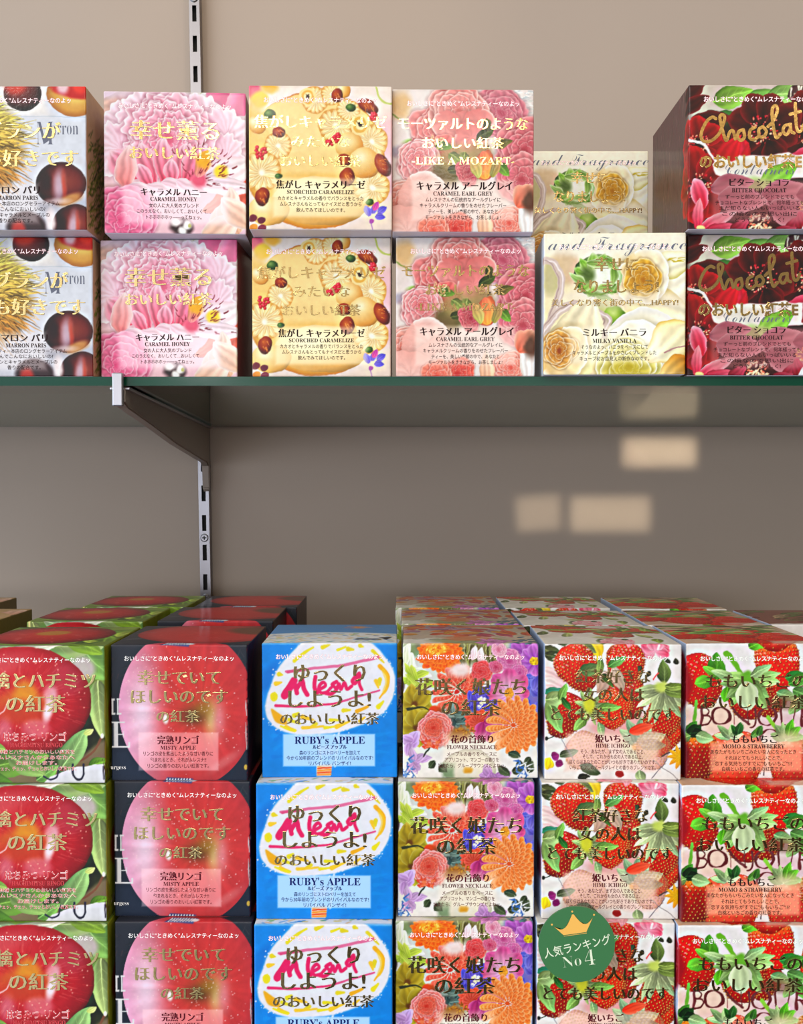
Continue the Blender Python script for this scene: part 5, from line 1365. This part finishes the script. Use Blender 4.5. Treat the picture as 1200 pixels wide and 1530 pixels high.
place('vanilla', .1330, .7108, z0, 0, 'white roses tea box hidden low behind the front white roses box', GU)
place('vanilla', .1318, .7110, z1, 0, 'white and yellow roses tea box set back, beside the dark red cosmos box', GU)

NL = {'honey_apple': 'green tea box with a glossy red apple among leaves', 'misty_apple': 'black tea box with one huge pink-red apple', 'ruby': 'bright blue tea box with a white balloon drawing',
      'flowers': 'tea box crowded with orange and violet flowers', 'hime': 'white tea box strewn with strawberries and pansies', 'momo': 'white strawberry tea box with a large grey-red word'}
WH = ('top of its front stack', 'middle layer of its stack', 'bottom layer, partly out of view')
PL = {'honey_apple': ((-.2259, .6108, 0), (-.2249, .6087, 0), (-.2236, .6055, 0)), 'misty_apple': ((-.1388, .6164, -.1), (-.1373, .6157, -.5), (-.1353, .6090, 0)),
      'ruby': ((-.0457, .6228, .5), (-.0481, .6116, -.3), (-.0486, .6052, 0)), 'flowers': ((.0428, .6218, -.1), (.0397, .6152, -.1), (.0383, .6100, 0)),
      'hime': ((.1314, .6184, -1.0), (.1288, .6123, -.5), (.1255, .6073, 0)), 'momo': ((.2201, .6209, 0), (.2142, .6076, 0), (.2115, .6036, 0))}
for k, rows in PL.items():
    for i, (x, y, w) in enumerate(rows):
        place(k, x, y, LZ - CS * i + .0003 * (2 - i), w, (NL[k] + ', ' + WH[i]) if not (k == 'hime' and i == 2) else 'white strawberry tea box partly covered by the round green badge', GL)
BK = {'honey_apple': 'red apple on green', 'misty_apple': 'red on black', 'flowers': 'mixed flowers', 'hime': 'strawberries and petals', 'momo': 'ripe strawberries', 'peach': 'brownish blossom', 'plum': 'brown leaves on white'}
for k, x, y in (('honey_apple', -.2315, .7236), ('misty_apple', -.1372, .7278), ('flowers', .0418, .7129), ('hime', .1285, .7044), ('momo', .2170, .7060), ('peach', -.3410, .7160), ('plum', .3060, .7082)):
    place(k, x, y, LZ + .0006, 0, 'tea box lid printed with %s, in the second row' % BK[k], GR, True)
for k, x, y in (('honey_apple', -.2205, .8130), ('misty_apple', -.1290, .8140), ('flowers', .0369, .8088), ('hime', .1262, .8060), ('momo', .2190, .8000), ('peach', -.3860, .8000)):
    place(k, x, y, LZ + .0006, 0, 'tea box lid printed with %s, in the rear row' % BK[k], GB, True)

# ---------------------------------------------------------------- glass shelf, bracket and slotted rail
bm = bmesh.new(); GT = .0056
ol = [(-.75, .6095), (.75, .6095), (.75, 1.0152), (-.193, 1.0152), (-.193, 1.0025), (-.213, 1.0025), (-.213, 1.0152), (-.75, 1.0152)]   # notched round the rail
lo_ = [bm.verts.new((px, py, GZ - GT)) for px, py in ol]; hi_ = [bm.verts.new((px, py, GZ)) for px, py in ol]
bm.faces.new(hi_); bm.faces.new(lo_[::-1])
for i in range(len(ol)):
    j = (i + 1) % len(ol); bm.faces.new((lo_[i], lo_[j], hi_[j], hi_[i]))
bm.normal_update()
me = to_mesh(bm, 'glass_shelf'); me.materials.append(M['glass']); me.materials.append(M['glass_edge'])
for p in me.polygons:
    if abs(p.normal.z) < .5:
        p.material_index = 1
shelf = link('glass_shelf', me); tag(shelf, 'clear glass shelf with a dark green front edge under the upper boxes', 'shelf')

RAILY, RX = 1.004, -.2033
rail = empty('slotted_rail', (RX, 1.016, EYE + .19), 0); rail.rotation_euler = (0, math.radians(-.84), 0)
tag(rail, 'slim silver slotted upright rail fixed to the beige wall', 'shelf rail')
H0, H1, HW = -.60, .55, .0052
bm = bmesh.new()
sl = sorted(.2835 - k * .0299 for k in range(-9, 30)); z = H0
ys = (-.0120, -.0108)
for zc in sl:
    if zc - .008 < H0 or zc + .008 > H1:
        continue
    bm_box(bm, -HW, HW, *ys, z, zc - .008)
    bm_box(bm, -HW, -.0021, *ys, zc - .008, zc + .008); bm_box(bm, .0021, HW, *ys, zc - .008, zc + .008)
    z = zc + .008
bm_box(bm, -HW, HW, *ys, z, H1)
bm_box(bm, -HW, -HW + .0012, -.0110, 0, H0, H1); bm_box(bm, HW - .0012, HW, -.0110, 0, H0, H1)
link('channel', to_mesh(bm, 'channel'), M['steel'], rail)
box_obj('slot_back', -HW + .0012, HW - .0012, -.0040, -.0020, H0, H1, M['black'], 0, rail)['label'] = 'dark inside of the rail'
for zc in (.2835 + .015, .2835 - 17.5 * .0299, .2835 - 19.5 * .0299 - .0008):
    bm = bmesh.new()
    bmesh.ops.create_cone(bm, cap_ends=True, segments=24, radius1=.0042, radius2=.0032, depth=.0012, matrix=Matrix.Translation((0, -.0126, zc)) @ Matrix.Rotation(math.pi / 2, 4, 'X'))
    sc = link('screw', to_mesh(bm, 'screw'), M['steel'], rail)
    bm = bmesh.new(); bm_box(bm, -.0022, .0022, -.01335, -.0131, zc - .0005, zc + .0005); bm_box(bm, -.0005, .0005, -.01335, -.0131, zc - .0022, zc + .0022)
    link('screw_recess', to_mesh(bm, 'screw_recess'), M['black'], sc)

br = empty('shelf_bracket', (-.1975, 1.0035, GZ - GT - .0004), math.radians(3.6))
tag(br, 'grey metal bracket arm carrying the glass shelf from the rail', 'shelf bracket')
prof = [(0, 0), (-.396, 0), (-.396, -.010), (-.385, -.0125), (-.30, -.0185), (-.20, -.0265), (-.12, -.0310), (-.06, -.0345), (-.02, -.0365), (-.006, -.040), (-.002, -.062), (0, -.066)]
bm = bmesh.new(); T = .0035
a_ = [bm.verts.new((-T, y, z)) for y, z in prof]; b_ = [bm.verts.new((T, y, z)) for y, z in prof]
bm.faces.new(a_); bm.faces.new(b_[::-1])
for i in range(len(prof)):
    j = (i + 1) % len(prof); bm.faces.new((a_[j], a_[i], b_[i], b_[j]))
bmesh.ops.recalc_face_normals(bm, faces=bm.faces[:])
bmesh.ops.bevel(bm, geom=bm.edges[:], offset=.0009, segments=2, affect='EDGES')
link('arm', to_mesh(bm, 'arm'), M['arm'], br)
bm = bmesh.new(); bm_box(bm, -.0062, .0062, -.394, -.004, -.0022, -.0002, .0006)
link('top_flange', to_mesh(bm, 'top_flange'), M['steel'], br)
bm = bmesh.new()
bm_box(bm, -.0032, .0032, -.4010, -.3965, -.0125, GT + .0022, .0008); bm_box(bm, -.0032, .0032, -.3985, -.3935, GT + .0008, GT + .0022, .0005)
link('end_stop', to_mesh(bm, 'end_stop'), M['steel'], br)['label'] = 'bright chrome end stop'

# ---------------------------------------------------------------- round ranking badge on the strawberry box
bd = empty('ranking_badge', (.1058, .5985, EYE - .2765), 0)
tag(bd, 'round green badge with a gold crown and No4, leaning on a strawberry box', 'badge')
R = .0232
bm = bmesh.new(); bmesh.ops.create_cone(bm, cap_ends=True, segments=96, radius1=R, radius2=R, depth=.0012, matrix=Matrix.Rotation(math.pi / 2, 4, 'X'))
link('disc', to_mesh(bm, 'disc'), M['badge'], bd)
TL = math.radians(8)


def flat(name, pts, m, y=-.00075):
    bm = bmesh.new(); vs = [bm.verts.new((px, y, pz)) for px, pz in pts]; bm.faces.new(vs)
    bmesh.ops.triangulate(bm, faces=bm.faces[:])
    return link(name, to_mesh(bm, name), m, bd)


def rot(px, pz):
    return (px * math.cos(TL) - pz * math.sin(TL), px * math.sin(TL) + pz * math.cos(TL))


def arc(p, q, sag, n=8):
    return [(p[0] + (q[0] - p[0]) * t, p[1] + (q[1] - p[1]) * t - sag * math.sin(math.pi * t)) for t in np.linspace(0, 1, n)]


CRN = [(-.0075, .0072), (-.0120, .0145)] + arc((-.0120, .0145), (-.0015, .0192), .0042)[1:-1] + [(.0005, .0192)] + arc((.0005, .0192), (.0118, .0155), .0044)[1:-1] + [(.0122, .0152), (.0066, .0068)]
CRN = [(-.0072, .0068), (-.0122, .0128)] + arc((-.0122, .0128), (-.0004, .0186), .0050)[1:-1] + [(-.0004, .0186), (.0006, .0186)] + arc((.0006, .0186), (.0118, .0150), .0050)[1:-1] + [(.0118, .0150), (.0068, .0068)]
flat('crown', [rot(*p) for p in CRN], M['crown'])
flat('crown_line', [rot(*p) for p in ((-.0070, .0060), (-.0070, .0063), (.0070, .0063), (.0070, .0060))], M['crown'])
bm = bmesh.new()
for px, pz in ((-.0133, .0142), (0, .0204), (.0128, .0166)):
    px, pz = rot(px, pz); bmesh.ops.create_circle(bm, cap_ends=True, segments=12, radius=.0006, matrix=Matrix.Translation((px, -.00075, pz)) @ Matrix.Rotation(math.pi / 2, 4, 'X'))
link('crown_tips', to_mesh(bm, 'crown_tips'), M['crown'], bd)


def badge_text(name, body, cx, cz, em, width, bold, tilt):
    co, polys = text_mesh(body, 1, 0, bold)
    x = co[:, 0] * em; x = (x - (x.max() + x.min()) / 2) * width / np.ptp(x); zz = (co[:, 1] - .36) * em
    c, s_ = math.cos(tilt), math.sin(tilt)
    P = np.stack([cx + x * c - zz * s_, np.full(len(x), -.00075), cz + x * s_ + zz * c], 1)
    me = bpy.data.meshes.new(name); me.from_pydata(P.tolist(), [], polys); return link(name, me, M['cream'], bd)


badge_text('ranking_lettering', '人気ランキング', .0003, -.0012, .0068, .0415, .008, math.radians(13))
badge_text('number_lettering', serif('No'), -.0030, -.0100, .0098, .0112, -.02, TL)
badge_text('number_lettering', serif('4'), .0078, -.0078, .0138, .0062, -.02, TL)
